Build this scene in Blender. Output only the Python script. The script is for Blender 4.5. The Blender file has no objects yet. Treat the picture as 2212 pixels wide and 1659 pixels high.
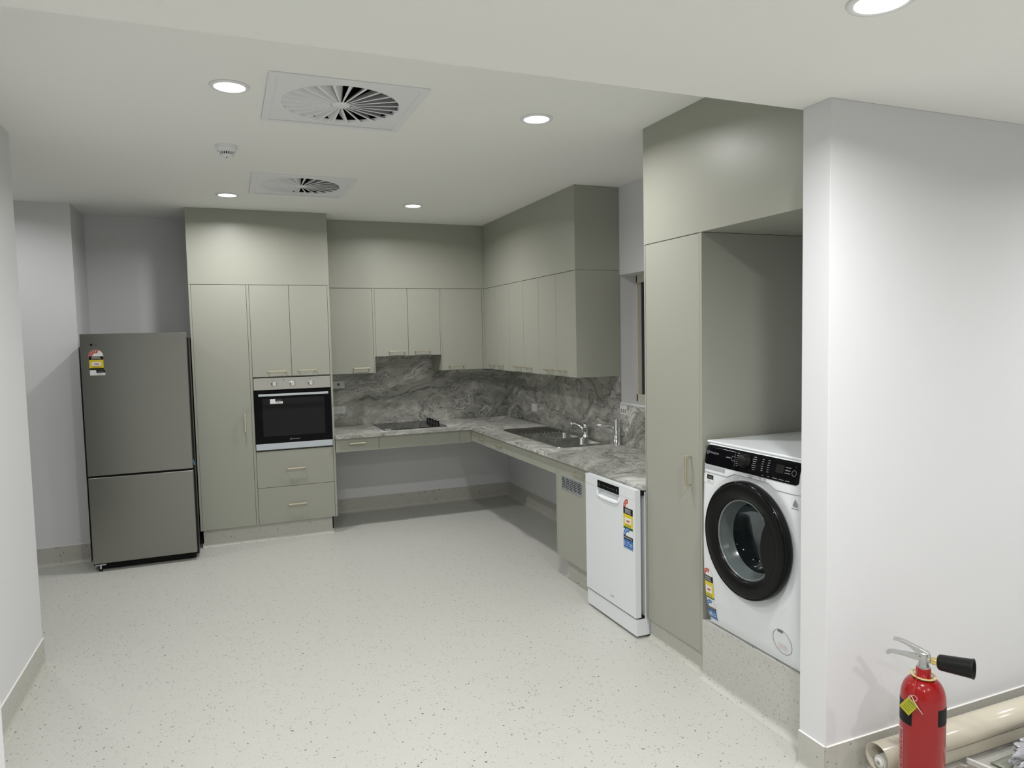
import bpy, bmesh, math, random
from mathutils import Vector, Matrix
random.seed(7)
S = bpy.context.scene
COL = S.collection
PI = math.pi

# ------------------------------------------------------------------ camera
IW, IH, FPX = 2212, 1659, 1529.79
cam_d = bpy.data.cameras.new('camera')
cam = bpy.data.objects.new('camera', cam_d)
COL.objects.link(cam)
r_ = Vector((0.92607795, -0.37673095, -0.02129357))
u_ = Vector((0.04491551, 0.05402878, 0.99752869))
f_ = Vector((0.37464947, 0.92474574, -0.06695593))
M = Matrix((r_, u_, -f_)).transposed().to_4x4()
M.translation = Vector((-0.8384376, -6.7583516, 1.6442357))
cam.matrix_world = M
cam_d.sensor_fit = 'HORIZONTAL'
cam_d.sensor_width = 36.0
cam_d.lens = FPX / IW * 36.0
cam_d.clip_start = 0.05
S.camera = cam

# ------------------------------------------------------------------ world, exposure
W_ = bpy.data.worlds.new('world')
S.world = W_
W_.use_nodes = True
W_.node_tree.nodes['Background'].inputs['Color'].default_value = (0.10, 0.14, 0.22, 1)
W_.node_tree.nodes['Background'].inputs['Strength'].default_value = 0.03
S.view_settings.view_transform = 'Standard'
S.view_settings.look = 'None'
S.view_settings.gamma = 1.0
S.view_settings.use_curve_mapping = False
S.view_settings.exposure = -0.62
LAMP_KITCHEN = 21.0
LAMP_NEAR = 28.0
LAMP_SPREAD = math.radians(162)
LAMP_COL = (1.0, 0.995, 0.985)

# ------------------------------------------------------------------ materials
def lin(c):
    out = []
    for v in c:
        v /= 255.0
        out.append(v / 12.92 if v <= 0.04045 else ((v + 0.055) / 1.055) ** 2.4)
    return (out[0], out[1], out[2], 1.0)

MATS = {}
def mat(name, col, rough=0.5, metal=0.0, emit=None, estr=0.0, spec=None, trans=0.0, ior=1.45, coat=0.0, bump=0.0, bscale=200.0, var=0.0, vscale=3.0):
    m = bpy.data.materials.new(name)
    m.use_nodes = True
    nt = m.node_tree
    b = nt.nodes['Principled BSDF']
    b.inputs['Base Color'].default_value = col
    b.inputs['Roughness'].default_value = rough
    b.inputs['Metallic'].default_value = metal
    b.inputs['IOR'].default_value = ior
    b.inputs['Transmission Weight'].default_value = trans
    b.inputs['Coat Weight'].default_value = coat
    if spec is not None:
        b.inputs['Specular IOR Level'].default_value = spec
    if emit:
        b.inputs['Emission Color'].default_value = emit
        b.inputs['Emission Strength'].default_value = estr
    geo = nt.nodes.new('ShaderNodeNewGeometry')
    if bump > 0:
        n = nt.nodes.new('ShaderNodeTexNoise')
        n.inputs['Scale'].default_value = bscale
        n.inputs['Detail'].default_value = 3
        nt.links.new(geo.outputs['Position'], n.inputs['Vector'])
        bp = nt.nodes.new('ShaderNodeBump')
        bp.inputs['Strength'].default_value = bump
        bp.inputs['Distance'].default_value = 0.002
        nt.links.new(n.outputs['Fac'], bp.inputs['Height'])
        nt.links.new(bp.outputs['Normal'], b.inputs['Normal'])
    if var > 0:
        n = nt.nodes.new('ShaderNodeTexNoise')
        n.inputs['Scale'].default_value = vscale
        n.inputs['Detail'].default_value = 4
        nt.links.new(geo.outputs['Position'], n.inputs['Vector'])
        mr = nt.nodes.new('ShaderNodeMapRange')
        mr.inputs['From Min'].default_value = 0.3
        mr.inputs['From Max'].default_value = 0.7
        mr.inputs['To Min'].default_value = rough - var
        mr.inputs['To Max'].default_value = rough + var
        nt.links.new(n.outputs['Fac'], mr.inputs['Value'])
        nt.links.new(mr.outputs['Result'], b.inputs['Roughness'])
    MATS[name] = m
    return m

mat('wall_paint', (0.72, 0.72, 0.735, 1), 0.55, bump=0.04, bscale=350, spec=0.3)
mat('ceiling_paint', (0.90, 0.905, 0.87, 1), 0.8, bump=0.03, bscale=300, spec=0.2)
mat('laminate', (0.365, 0.37, 0.315, 1), 0.38, bump=0.02, bscale=500, var=0.03, spec=0.45)
mat('carcass', (0.30, 0.30, 0.26, 1), 0.6)
mat('gap_black', (0.01, 0.01, 0.01, 1), 0.8)
mat('brass', (0.62, 0.565, 0.43, 1), 0.36, metal=0.75)
mat('chrome', (0.82, 0.82, 0.84, 1), 0.09, metal=1.0)
mat('sink_steel', (0.42, 0.42, 0.40, 1), 0.20, metal=1.0, var=0.05, vscale=30)
mat('white_enamel', (0.78, 0.81, 0.83, 1), 0.22, spec=0.5)
mat('white_plastic', (0.82, 0.82, 0.83, 1), 0.35)
mat('vent_white', (0.84, 0.84, 0.86, 1), 0.5)
mat('black_gloss', (0.004, 0.004, 0.005, 1), 0.07, spec=0.10)
mat('oven_window', (0.020, 0.020, 0.021, 1), 0.10, spec=0.10)
mat('black_plastic', (0.010, 0.010, 0.010, 1), 0.38, spec=0.22)
mat('ring_black', (0.008, 0.008, 0.008, 1), 0.22, spec=0.16)
mat('rubber', (0.05, 0.05, 0.052, 1), 0.6)
mat('black_matte', (0.008, 0.008, 0.008, 1), 0.7, spec=0.22)
mat('grey_rubber', (0.16, 0.17, 0.17, 1), 0.5)
mat('drum_steel', (0.035, 0.035, 0.04, 1), 0.35, metal=1.0)
mat('rim_grey', (0.20, 0.22, 0.22, 1), 0.2, metal=0.4)
mat('grip_shade', (0.45, 0.47, 0.48, 1), 0.4)
mat('bowl_side', (0.10, 0.12, 0.12, 1), 0.18)
mat('logo_dark', (0.06, 0.06, 0.055, 1), 0.5)
mat('silver', (0.62, 0.66, 0.70, 1), 0.30, metal=0.6)
mat('door_edge', (0.55, 0.60, 0.64, 1), 0.3, metal=0.3)
mat('ink_grey', (0.25, 0.26, 0.28, 1), 0.5)
mat('print_grey', (0.28, 0.29, 0.30, 1), 0.5)
mat('print_dim', (0.16, 0.17, 0.18, 1), 0.5)
mat('label_white', (0.80, 0.80, 0.80, 1), 0.4)
mat('label_black', (0.006, 0.006, 0.007, 1), 0.45, spec=0.2)
mat('label_yellow', (0.75, 0.60, 0.03, 1), 0.4)
mat('label_red', (0.55, 0.06, 0.03, 1), 0.4)
mat('label_green', (0.01, 0.12, 0.03, 1), 0.4)
mat('label_blue', (0.03, 0.16, 0.46, 1), 0.4)
mat('label_pink', (0.72, 0.55, 0.55, 1), 0.4)
mat('blue_clip', (0.10, 0.30, 0.50, 1), 0.4)
mat('ext_red', (0.30, 0.007, 0.008, 1), 0.22, coat=0.5, spec=0.3)
mat('ext_alloy', (0.50, 0.51, 0.50, 1), 0.32, metal=0.9, var=0.08, vscale=60)
mat('ext_brass', (0.72, 0.55, 0.22, 1), 0.25, metal=1.0)
mat('ring_yellow', (0.62, 0.50, 0.22, 1), 0.35)
mat('tag_yellow', (0.40, 0.37, 0.015, 1), 0.4)
mat('wire', (0.65, 0.58, 0.56, 1), 0.4)
mat('red_thread', (0.45, 0.08, 0.05, 1), 0.5)
mat('white_outline', (0.62, 0.35, 0.35, 1), 0.5)
mat('vinyl_back', (0.58, 0.54, 0.44, 1), 0.16, var=0.05, vscale=8)
mat('card_core', (0.66, 0.68, 0.62, 1), 0.5)
mat('cream_frame', (0.62, 0.60, 0.49, 1), 0.4)
mat('sash_grey', (0.42, 0.41, 0.36, 1), 0.4)
mat('timber', (0.26, 0.22, 0.18, 1), 0.6, bump=0.2, bscale=80)
mat('trim_white', (0.80, 0.78, 0.76, 1), 0.35)
mat('drop_sheet', (0.42, 0.44, 0.38, 1), 0.5, bump=0.4, bscale=25)
mat('lens', (1, 1, 1, 1), 0.5, emit=(1, 1, 1, 1), estr=6.0)
mat('lamp_trim', (0.85, 0.85, 0.85, 1), 0.4)
mat('glass_window', (0.02, 0.022, 0.025, 1), 0.03, spec=0.5)
mat('cooktop_glass', (0.012, 0.012, 0.013, 1), 0.12, spec=0.22)

# clear glass
m = bpy.data.materials.new('clear_glass'); m.use_nodes = True
b = m.node_tree.nodes['Principled BSDF']
b.inputs['Base Color'].default_value = (0.62, 0.78, 0.76, 1)
b.inputs['Roughness'].default_value = 0.03
b.inputs['Transmission Weight'].default_value = 1.0
b.inputs['IOR'].default_value = 1.45
MATS['clear_glass'] = m
# dark tinted bowl glass
m = bpy.data.materials.new('bowl_glass'); m.use_nodes = True
nt = m.node_tree; nt.nodes.remove(nt.nodes['Principled BSDF'])
tr = nt.nodes.new('ShaderNodeBsdfTransparent'); tr.inputs['Color'].default_value = (0.34, 0.40, 0.41, 1)
gl = nt.nodes.new('ShaderNodeBsdfGlossy'); gl.inputs['Roughness'].default_value = 0.06; gl.inputs['Color'].default_value = (0.13, 0.15, 0.16, 1)
fn = nt.nodes.new('ShaderNodeFresnel'); fn.inputs['IOR'].default_value = 1.5
mxs = nt.nodes.new('ShaderNodeMixShader')
nt.links.new(fn.outputs[0], mxs.inputs[0]); nt.links.new(tr.outputs[0], mxs.inputs[1]); nt.links.new(gl.outputs[0], mxs.inputs[2])
nt.links.new(mxs.outputs[0], nt.nodes['Material Output'].inputs['Surface'])
MATS['bowl_glass'] = m
# plastic film
m = bpy.data.materials.new('plastic_film'); m.use_nodes = True
b = m.node_tree.nodes['Principled BSDF']
b.inputs['Base Color'].default_value = (0.50, 0.50, 0.53, 1)
b.inputs['Roughness'].default_value = 0.2
b.inputs['Transmission Weight'].default_value = 0.25
b.inputs['Coat Weight'].default_value = 0.8
MATS['plastic_film'] = m

def speckle_material(name, base, base2, rough):
    m = bpy.data.materials.new(name); m.use_nodes = True
    nt = m.node_tree; N = nt.nodes; L = nt.links
    b = N['Principled BSDF']
    geo = N.new('ShaderNodeNewGeometry')
    n0 = N.new('ShaderNodeTexNoise'); n0.inputs['Scale'].default_value = 90; n0.inputs['Detail'].default_value = 2
    L.new(geo.outputs['Position'], n0.inputs['Vector'])
    sc = N.new('ShaderNodeVectorMath'); sc.operation = 'SCALE'; sc.inputs['Scale'].default_value = 0.010
    L.new(n0.outputs['Color'], sc.inputs[0])
    ad = N.new('ShaderNodeVectorMath'); ad.operation = 'ADD'
    L.new(geo.outputs['Position'], ad.inputs[0]); L.new(sc.outputs[0], ad.inputs[1])
    nb = N.new('ShaderNodeTexNoise'); nb.inputs['Scale'].default_value = 130; nb.inputs['Detail'].default_value = 3
    L.new(geo.outputs['Position'], nb.inputs['Vector'])
    mrb = N.new('ShaderNodeMapRange'); mrb.inputs['From Min'].default_value = 0.4; mrb.inputs['From Max'].default_value = 0.6
    L.new(nb.outputs['Fac'], mrb.inputs['Value'])
    cur = N.new('ShaderNodeMix'); cur.data_type = 'RGBA'
    cur.inputs[6].default_value = base; cur.inputs[7].default_value = base2
    L.new(mrb.outputs['Result'], cur.inputs[0])
    out = cur.outputs[2]
    for scale, thr, rad, colr in ((64, 0.86, 0.22, (0.41, 0.40, 0.36, 1)), (105, 0.80, 0.24, (0.34, 0.34, 0.31, 1)), (75, 0.84, 0.20, (0.17, 0.17, 0.155, 1)), (52, 0.90, 0.15, (0.075, 0.075, 0.07, 1))):
        v = N.new('ShaderNodeTexVoronoi'); v.inputs['Scale'].default_value = scale
        L.new(ad.outputs[0], v.inputs['Vector'])
        sep = N.new('ShaderNodeSeparateColor'); L.new(v.outputs['Color'], sep.inputs[0])
        g1 = N.new('ShaderNodeMath'); g1.operation = 'GREATER_THAN'; g1.inputs[1].default_value = thr
        L.new(sep.outputs[0], g1.inputs[0])
        rr = N.new('ShaderNodeMath'); rr.operation = 'MULTIPLY'; rr.inputs[1].default_value = rad * 1.6
        L.new(sep.outputs[1], rr.inputs[0])
        lt = N.new('ShaderNodeMath'); lt.operation = 'LESS_THAN'
        L.new(v.outputs['Distance'], lt.inputs[0]); L.new(rr.outputs[0], lt.inputs[1])
        mu = N.new('ShaderNodeMath'); mu.operation = 'MULTIPLY'
        L.new(g1.outputs[0], mu.inputs[0]); L.new(lt.outputs[0], mu.inputs[1])
        mx = N.new('ShaderNodeMix'); mx.data_type = 'RGBA'
        L.new(mu.outputs[0], mx.inputs[0]); L.new(out, mx.inputs[6]); mx.inputs[7].default_value = colr
        out = mx.outputs[2]
    L.new(out, b.inputs['Base Color'])
    b.inputs['Roughness'].default_value = rough
    b.inputs['Specular IOR Level'].default_value = 0.4
    bp = N.new('ShaderNodeBump'); bp.inputs['Strength'].default_value = 0.05; bp.inputs['Distance'].default_value = 0.002
    L.new(nb.outputs['Fac'], bp.inputs['Height']); L.new(bp.outputs['Normal'], b.inputs['Normal'])
    MATS[name] = m
speckle_material('floor_vinyl', (0.54, 0.54, 0.505, 1), (0.515, 0.515, 0.48, 1), 0.42)
speckle_material('skirting_vinyl', (0.52, 0.515, 0.465, 1), (0.50, 0.495, 0.445, 1), 0.42)

def marble_material(name, c_dark, c_mid, c_light, c_vein, rough):
    m = bpy.data.materials.new(name); m.use_nodes = True
    nt = m.node_tree; N = nt.nodes; L = nt.links
    b = N['Principled BSDF']
    geo = N.new('ShaderNodeNewGeometry')
    mp = N.new('ShaderNodeMapping')
    mp.inputs['Rotation'].default_value = (0.35, 0.45, 0.3)
    mp.inputs['Scale'].default_value = (0.8, 0.8, 1.3)
    L.new(geo.outputs['Position'], mp.inputs['Vector'])
    w = N.new('ShaderNodeTexNoise'); w.inputs['Scale'].default_value = 1.6; w.inputs['Detail'].default_value = 3
    L.new(mp.outputs[0], w.inputs['Vector'])
    sb = N.new('ShaderNodeVectorMath'); sb.operation = 'SUBTRACT'; sb.inputs[1].default_value = (0.5, 0.5, 0.5)
    L.new(w.outputs['Color'], sb.inputs[0])
    sc = N.new('ShaderNodeVectorMath'); sc.operation = 'SCALE'; sc.inputs['Scale'].default_value = 1.15
    L.new(sb.outputs[0], sc.inputs[0])
    ad = N.new('ShaderNodeVectorMath'); ad.operation = 'ADD'
    L.new(mp.outputs[0], ad.inputs[0]); L.new(sc.outputs[0], ad.inputs[1])
    st = N.new('ShaderNodeMapping'); st.inputs['Scale'].default_value = (1.0, 1.0, 2.6)
    L.new(ad.outputs[0], st.inputs['Vector'])
    n1 = N.new('ShaderNodeTexNoise'); n1.inputs['Scale'].default_value = 2.4; n1.inputs['Detail'].default_value = 9
    n1.inputs['Roughness'].default_value = 0.62; n1.inputs['Distortion'].default_value = 0.55
    L.new(st.outputs[0], n1.inputs['Vector'])
    cr = N.new('ShaderNodeValToRGB')
    e = cr.color_ramp.elements
    e[0].position = 0.33; e[0].color = c_dark
    e[1].position = 0.66; e[1].color = c_light
    k = e.new(0.44); k.color = c_mid
    k = e.new(0.55); k.color = tuple(0.75 * a + 0.25 * c for a, c in zip(c_mid, c_light))
    L.new(n1.outputs['Fac'], cr.inputs['Fac'])
    out = cr.outputs['Color']
    for scale, width, colr, amt, dist in ((1.5, 0.014, c_vein, 0.8, 0.7), (3.4, 0.010, c_vein, 0.45, 1.0), (2.6, 0.022, c_light, 0.45, 0.8), (6.0, 0.02, c_light, 0.3, 0.8), (7.5, 0.016, c_vein, 0.3, 0.9)):
        n2 = N.new('ShaderNodeTexNoise'); n2.inputs['Scale'].default_value = scale; n2.inputs['Detail'].default_value = 7
        n2.inputs['Distortion'].default_value = dist; n2.inputs['Roughness'].default_value = 0.6
        of = N.new('ShaderNodeVectorMath'); of.operation = 'ADD'; of.inputs[1].default_value = (scale * 3.1, scale, 7.7)
        L.new(st.outputs[0], of.inputs[0]); L.new(of.outputs[0], n2.inputs['Vector'])
        s1 = N.new('ShaderNodeMath'); s1.operation = 'SUBTRACT'; s1.inputs[1].default_value = 0.5
        L.new(n2.outputs['Fac'], s1.inputs[0])
        ab = N.new('ShaderNodeMath'); ab.operation = 'ABSOLUTE'; L.new(s1.outputs[0], ab.inputs[0])
        mr = N.new('ShaderNodeMapRange'); mr.inputs['From Min'].default_value = 0.0; mr.inputs['From Max'].default_value = width
        mr.inputs['To Min'].default_value = amt; mr.inputs['To Max'].default_value = 0.0
        L.new(ab.outputs[0], mr.inputs['Value'])
        mx = N.new('ShaderNodeMix'); mx.data_type = 'RGBA'
        L.new(mr.outputs['Result'], mx.inputs[0]); L.new(out, mx.inputs[6]); mx.inputs[7].default_value = colr
        out = mx.outputs[2]
    L.new(out, b.inputs['Base Color'])
    b.inputs['Roughness'].default_value = rough
    MATS[name] = m
marble_material('marble', (0.15, 0.15, 0.132, 1), (0.345, 0.345, 0.31, 1), (0.74, 0.735, 0.70, 1), (0.05, 0.05, 0.045, 1), 0.33)

def brushed_material(name, col, rough):
    m = bpy.data.materials.new(name); m.use_nodes = True
    nt = m.node_tree; N = nt.nodes; L = nt.links
    b = N['Principled BSDF']
    b.inputs['Base Color'].default_value = col
    b.inputs['Metallic'].default_value = 1.0
    geo = N.new('ShaderNodeNewGeometry')
    mp = N.new('ShaderNodeMapping'); mp.inputs['Scale'].default_value = (4, 4, 700)
    L.new(geo.outputs['Position'], mp.inputs['Vector'])
    n = N.new('ShaderNodeTexNoise'); n.inputs['Scale'].default_value = 1.0; n.inputs['Detail'].default_value = 4
    L.new(mp.outputs[0], n.inputs['Vector'])
    mr = N.new('ShaderNodeMapRange'); mr.inputs['To Min'].default_value = rough - 0.06; mr.inputs['To Max'].default_value = rough + 0.08
    L.new(n.outputs['Fac'], mr.inputs['Value']); L.new(mr.outputs['Result'], b.inputs['Roughness'])
    bp = N.new('ShaderNodeBump'); bp.inputs['Strength'].default_value = 0.06; bp.inputs['Distance'].default_value = 0.001
    L.new(n.outputs['Fac'], bp.inputs['Height']); L.new(bp.outputs['Normal'], b.inputs['Normal'])
    MATS[name] = m
brushed_material('brushed_steel', (0.29, 0.29, 0.265, 1), 0.33)
brushed_material('oven_steel', (0.52, 0.51, 0.47, 1), 0.34)

# ------------------------------------------------------------------ builders
_font_cache = {}
def text_mesh(s):
    if s not in _font_cache:
        cu = bpy.data.curves.new('lettering', 'FONT')
        cu.body = s; cu.size = 1.0; cu.resolution_u = 3
        o = bpy.data.objects.new('lettering', cu)
        COL.objects.link(o)
        dg = bpy.context.evaluated_depsgraph_get()
        me = bpy.data.meshes.new_from_object(o.evaluated_get(dg))
        vs = [tuple(v.co) for v in me.vertices]
        fs = [tuple(p.vertices) for p in me.polygons]
        xs = [v[0] for v in vs] or [0]
        ys = [v[1] for v in vs] or [0]
        x0, x1, y0, y1 = min(xs), max(xs), min(ys), max(ys)
        bpy.data.objects.remove(o); bpy.data.curves.remove(cu); bpy.data.meshes.remove(me)
        _font_cache[s] = ([(x - (x0 + x1) / 2, y - (y0 + y1) / 2) for x, y, z in vs], fs, x1 - x0, y1 - y0)
    return _font_cache[s]

class MB:
    def __init__(s):
        s.v = []; s.f = []; s.mi = []; s.sm = []; s.mats = []
    def m(s, name):
        if name not in s.mats: s.mats.append(name)
        return s.mats.index(name)
    def add(s, vs, fs, mt, smooth=False):
        o = len(s.v); s.v += [tuple(v) for v in vs]
        i = s.m(mt)
        for f in fs:
            s.f.append(tuple(a + o for a in f)); s.mi.append(i); s.sm.append(smooth)
        return s
    def box(s, x0, x1, y0, y1, z0, z1, mt):
        x0, x1 = min(x0, x1), max(x0, x1); y0, y1 = min(y0, y1), max(y0, y1); z0, z1 = min(z0, z1), max(z0, z1)
        vs = [(x, y, z) for x in (x0, x1) for y in (y0, y1) for z in (z0, z1)]
        fs = [(0, 1, 3, 2), (4, 6, 7, 5), (0, 4, 5, 1), (2, 3, 7, 6), (0, 2, 6, 4), (1, 5, 7, 3)]
        return s.add(vs, fs, mt)
    def obox(s, c, ax, ay, az, hx, hy, hz, mt):
        c = Vector(c); ax = Vector(ax).normalized() * hx; ay = Vector(ay).normalized() * hy; az = Vector(az).normalized() * hz
        vs = [c + ax * i + ay * j + az * k for i in (-1, 1) for j in (-1, 1) for k in (-1, 1)]
        fs = [(0, 1, 3, 2), (4, 6, 7, 5), (0, 4, 5, 1), (2, 3, 7, 6), (0, 2, 6, 4), (1, 5, 7, 3)]
        return s.add(vs, fs, mt)
    def lathe(s, prof, org, axis, mt, seg=32, smooth=True, a0=0.0, a1=2 * PI, ref=None):
        org = Vector(org); ax = Vector(axis).normalized()
        rf = Vector(ref) if ref else (Vector((0, 0, 1)) if abs(ax.z) < 0.9 else Vector((1, 0, 0)))
        e1 = (rf - ax * rf.dot(ax)).normalized(); e2 = ax.cross(e1)
        full = abs(a1 - a0 - 2 * PI) < 1e-6
        n = seg if full else seg + 1
        vs = []
        for r, h in prof:
            for i in range(n):
                t = a0 + (a1 - a0) * i / seg
                vs.append(org + ax * h + (e1 * math.cos(t) + e2 * math.sin(t)) * r)
        fs = []
        for j in range(len(prof) - 1):
            for i in range(seg):
                k = (i + 1) % n
                fs.append((j * n + i, j * n + k, (j + 1) * n + k, (j + 1) * n + i))
        return s.add(vs, fs, mt, smooth)
    def cyl(s, p0, p1, r0, mt, r1=None, seg=24, caps=True):
        p0 = Vector(p0); p1 = Vector(p1); r1 = r0 if r1 is None else r1
        L = (p1 - p0).length
        prof = [(r0, 0), (r1, L)]
        if caps: prof = [(1e-5, 0), (r0, 0)] + [(r1, L), (1e-5, L)]
        o = len(s.f)
        s.lathe(prof, p0, p1 - p0, mt, seg)
        if caps:
            for i in range(o, o + seg): s.sm[i] = False
            for i in range(o + 2 * seg, o + 3 * seg): s.sm[i] = False
        return s
    def tube(s, pts, r, mt, seg=10, caps=True):
        pts = [Vector(p) for p in pts]; n = len(pts)
        rs = r if isinstance(r, (list, tuple)) else [r] * n
        vs = []; prev = None
        for i, p in enumerate(pts):
            t = (pts[min(i + 1, n - 1)] - pts[max(i - 1, 0)]).normalized()
            if prev is None:
                rf = Vector((0, 0, 1)) if abs(t.z) < 0.9 else Vector((1, 0, 0))
                e1 = (rf - t * rf.dot(t)).normalized()
            else:
                e1 = (prev - t * prev.dot(t)).normalized()
            prev = e1; e2 = t.cross(e1)
            for k in range(seg):
                a = 2 * PI * k / seg
                vs.append(p + (e1 * math.cos(a) + e2 * math.sin(a)) * rs[i])
        fs = []
        for i in range(n - 1):
            for k in range(seg):
                fs.append((i * seg + k, i * seg + (k + 1) % seg, (i + 1) * seg + (k + 1) % seg, (i + 1) * seg + k))
        if caps:
            fs.append(tuple(range(seg))[::-1]); fs.append(tuple((n - 1) * seg + k for k in range(seg)))
        return s.add(vs, fs, mt, True)
    def prism(s, poly, O, U, V, d, mt, smooth=False):
        # poly in (u,v) from origin O, extruded by vector d
        O = Vector(O); U = Vector(U); V = Vector(V); d = Vector(d); n = len(poly)
        vs = [O + U * a + V * b for a, b in poly] + [O + U * a + V * b + d for a, b in poly]
        fs = [tuple(range(n))[::-1], tuple(range(n, 2 * n))]
        s.add(vs, fs, mt, False)
        o = len(s.v) - 2 * n; i0 = s.m(mt)
        for i in range(n):
            k = (i + 1) % n
            s.f.append((o + i, o + k, o + n + k, o + n + i)); s.mi.append(i0); s.sm.append(smooth)
        return s
    def poly(s, pts, O, U, V, mt):
        O = Vector(O); U = Vector(U); V = Vector(V)
        return s.add([O + U * a + V * b for a, b in pts], [tuple(range(len(pts)))], mt)
    def text(s, string, O, U, V, h, mt, width=None):
        vs, fs, w, hh = text_mesh(string)
        O = Vector(O); U = Vector(U).normalized(); V = Vector(V).normalized()
        k = h / 0.7
        kx = (width / w) if width else k
        return s.add([O + U * (x * kx) + V * (y * k) for x, y in vs], fs, mt)
    def build(s, name, parent=None, bevel=0.0, bseg=2, origin=None, fixn=True):
        me = bpy.data.meshes.new(name)
        if parent is not None: org = root_origin(parent)
        elif origin is not None: org = Vector(origin)
        else:
            xs = [v[0] for v in s.v]; ys = [v[1] for v in s.v]; zs = [v[2] for v in s.v]
            org = Vector(((min(xs) + max(xs)) / 2, (min(ys) + max(ys)) / 2, min(zs)))
        me.from_pydata([tuple(Vector(v) - org) for v in s.v], [], s.f)
        for n in s.mats: me.materials.append(MATS[n])
        me.polygons.foreach_set('material_index', s.mi)
        me.polygons.foreach_set('use_smooth', s.sm)
        me.update()
        if fixn:
            bm = bmesh.new(); bm.from_mesh(me)
            bmesh.ops.remove_doubles(bm, verts=bm.verts, dist=1e-6)
            bmesh.ops.recalc_face_normals(bm, faces=bm.faces)
            bm.to_mesh(me); bm.free()
        o = bpy.data.objects.new(name, me)
        COL.objects.link(o)
        if parent is not None:
            o.parent = parent
        else:
            o.location = org
        if bevel > 0:
            b = o.modifiers.new('bevel', 'BEVEL'); b.width = bevel; b.segments = bseg; b.limit_method = 'ANGLE'; b.angle_limit = math.radians(40)
            b.harden_normals = False
        return o

def root_origin(o):
    while o.parent is not None: o = o.parent
    return Vector(o.location)

def tag(o, label, cat, group=None):
    o['label'] = label; o['category'] = cat
    if group: o['group'] = group
    return o
def thing(name, loc, label, cat, group=None):
    o = bpy.data.objects.new(name, None); COL.objects.link(o)
    o.empty_display_size = 0.05
    o.location = loc
    return tag(o, label, cat, group)
def struct(o):
    o['kind'] = 'structure'; return o
def copy_tree(o, loc=None, parent=None):
    c = o.copy(); COL.objects.link(c)
    if parent is not None: c.parent = parent
    if loc is not None: c.location = loc
    for ch in list(o.children): copy_tree(ch, None, c)
    return c

# ------------------------------------------------------------------ measured planes
xW = 1.844; zC = 2.698; zN = 2.431
xTL, xTR, yT = -1.074, 0.0, -0.6585
zS = 2.103; zUB = 1.340; zUM = 1.4875
yU, xU, yE = -0.3537, 1.484, -2.2595
zK, zKB = 0.8365, 0.809
xCF, yCF = 1.1964, -0.697
xR, yR0, yR1, yR2 = 1.215, -3.5608, -4.0262, -4.0432
xN, yN1, yN0 = 1.109, -4.766, -4.8905
xL, yL = -1.773, -2.5314
zBB = 0.141

# ------------------------------------------------------------------ room
MB().box(-3.4, 4.6, -9.0, 0.1, -0.1, 0.0, 'floor_vinyl').build('floor')
struct(bpy.data.objects['floor'])
# kitchen ceiling with two openings for the air diffusers
VX0, VX1 = -0.592, -0.012
VY = [(-3.752, -3.172), (-1.968, -1.388)]
c = MB()
c.box(-3.4, VX0, yN1, 0.1, zC, zC + 0.1, 'ceiling_paint')
c.box(VX1, 2.05, yN1, 0.1, zC, zC + 0.1, 'ceiling_paint')
ys = [yN1, VY[0][0], VY[0][1], VY[1][0], VY[1][1], 0.1]
for a, b2 in ((0, 1), (2, 3), (4, 5)):
    c.box(VX0, VX1, ys[a], ys[b2], zC, zC + 0.1, 'ceiling_paint')
struct(c.build('ceiling'))
c = MB().box(-3.4, 4.6, -9.0, -4.754, zN, zN + 0.1, 'ceiling_paint')
c.box(-3.4, 4.6, -4.87, -4.754, zN + 0.1, zC + 0.1, 'ceiling_paint')
struct(c.build('ceiling_lower'))
w = MB().box(-1.0745, 2.05, 0.0, 0.1, 0, zC, 'wall_paint').box(-1.95, -1.0745, -0.06, 0.1, 0, zC, 'wall_paint')
struct(w.build('wall_back'))
w = MB()
WY0, WY1, WZ0, WZ1 = -3.40, -2.25, 1.145, 2.072
w.box(xW, 2.05, WY1, 0.0, 0, zC, 'wall_paint').box(xW, 2.05, yN1, WY0, 0, zC, 'wall_paint')
w.box(xW, 2.05, WY0, WY1, 0, WZ0, 'wall_paint').box(xW, 2.05, WY0, WY1, WZ1, zC, 'wall_paint')
struct(w.build('wall_right'))
struct(MB().box(-1.90, xL, yN1, yL, 0, zC, 'wall_paint').build('wall_left'))
struct(MB().box(-3.3, -1.847, -0.614, -0.061, 0, zC, 'wall_paint').build('wall_alcove'))
struct(MB().box(-3.4, -3.3, yN1, -0.061, 0, zC, 'wall_paint').build('wall_far_left'))
struct(MB().box(xN, 4.6, yN0, yN1, 0, zN, 'wall_paint').build('wall_near_right', bevel=0.002))
struct(MB().box(-3.4, -1.372, yN0, yN1, 0, zN, 'wall_paint').build('wall_near_left', bevel=0.002))
struct(MB().box(-3.5, 4.7, -9.1, -9.0, 0, zN, 'wall_paint').build('wall_rear'))
struct(MB().box(4.6, 4.7, -9.0, yN1, 0, zN, 'wall_paint').build('wall_side_right'))
struct(MB().box(-3.5, -3.4, -9.0, yN1, 0, zN, 'wall_paint').build('wall_side_left'))

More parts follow.
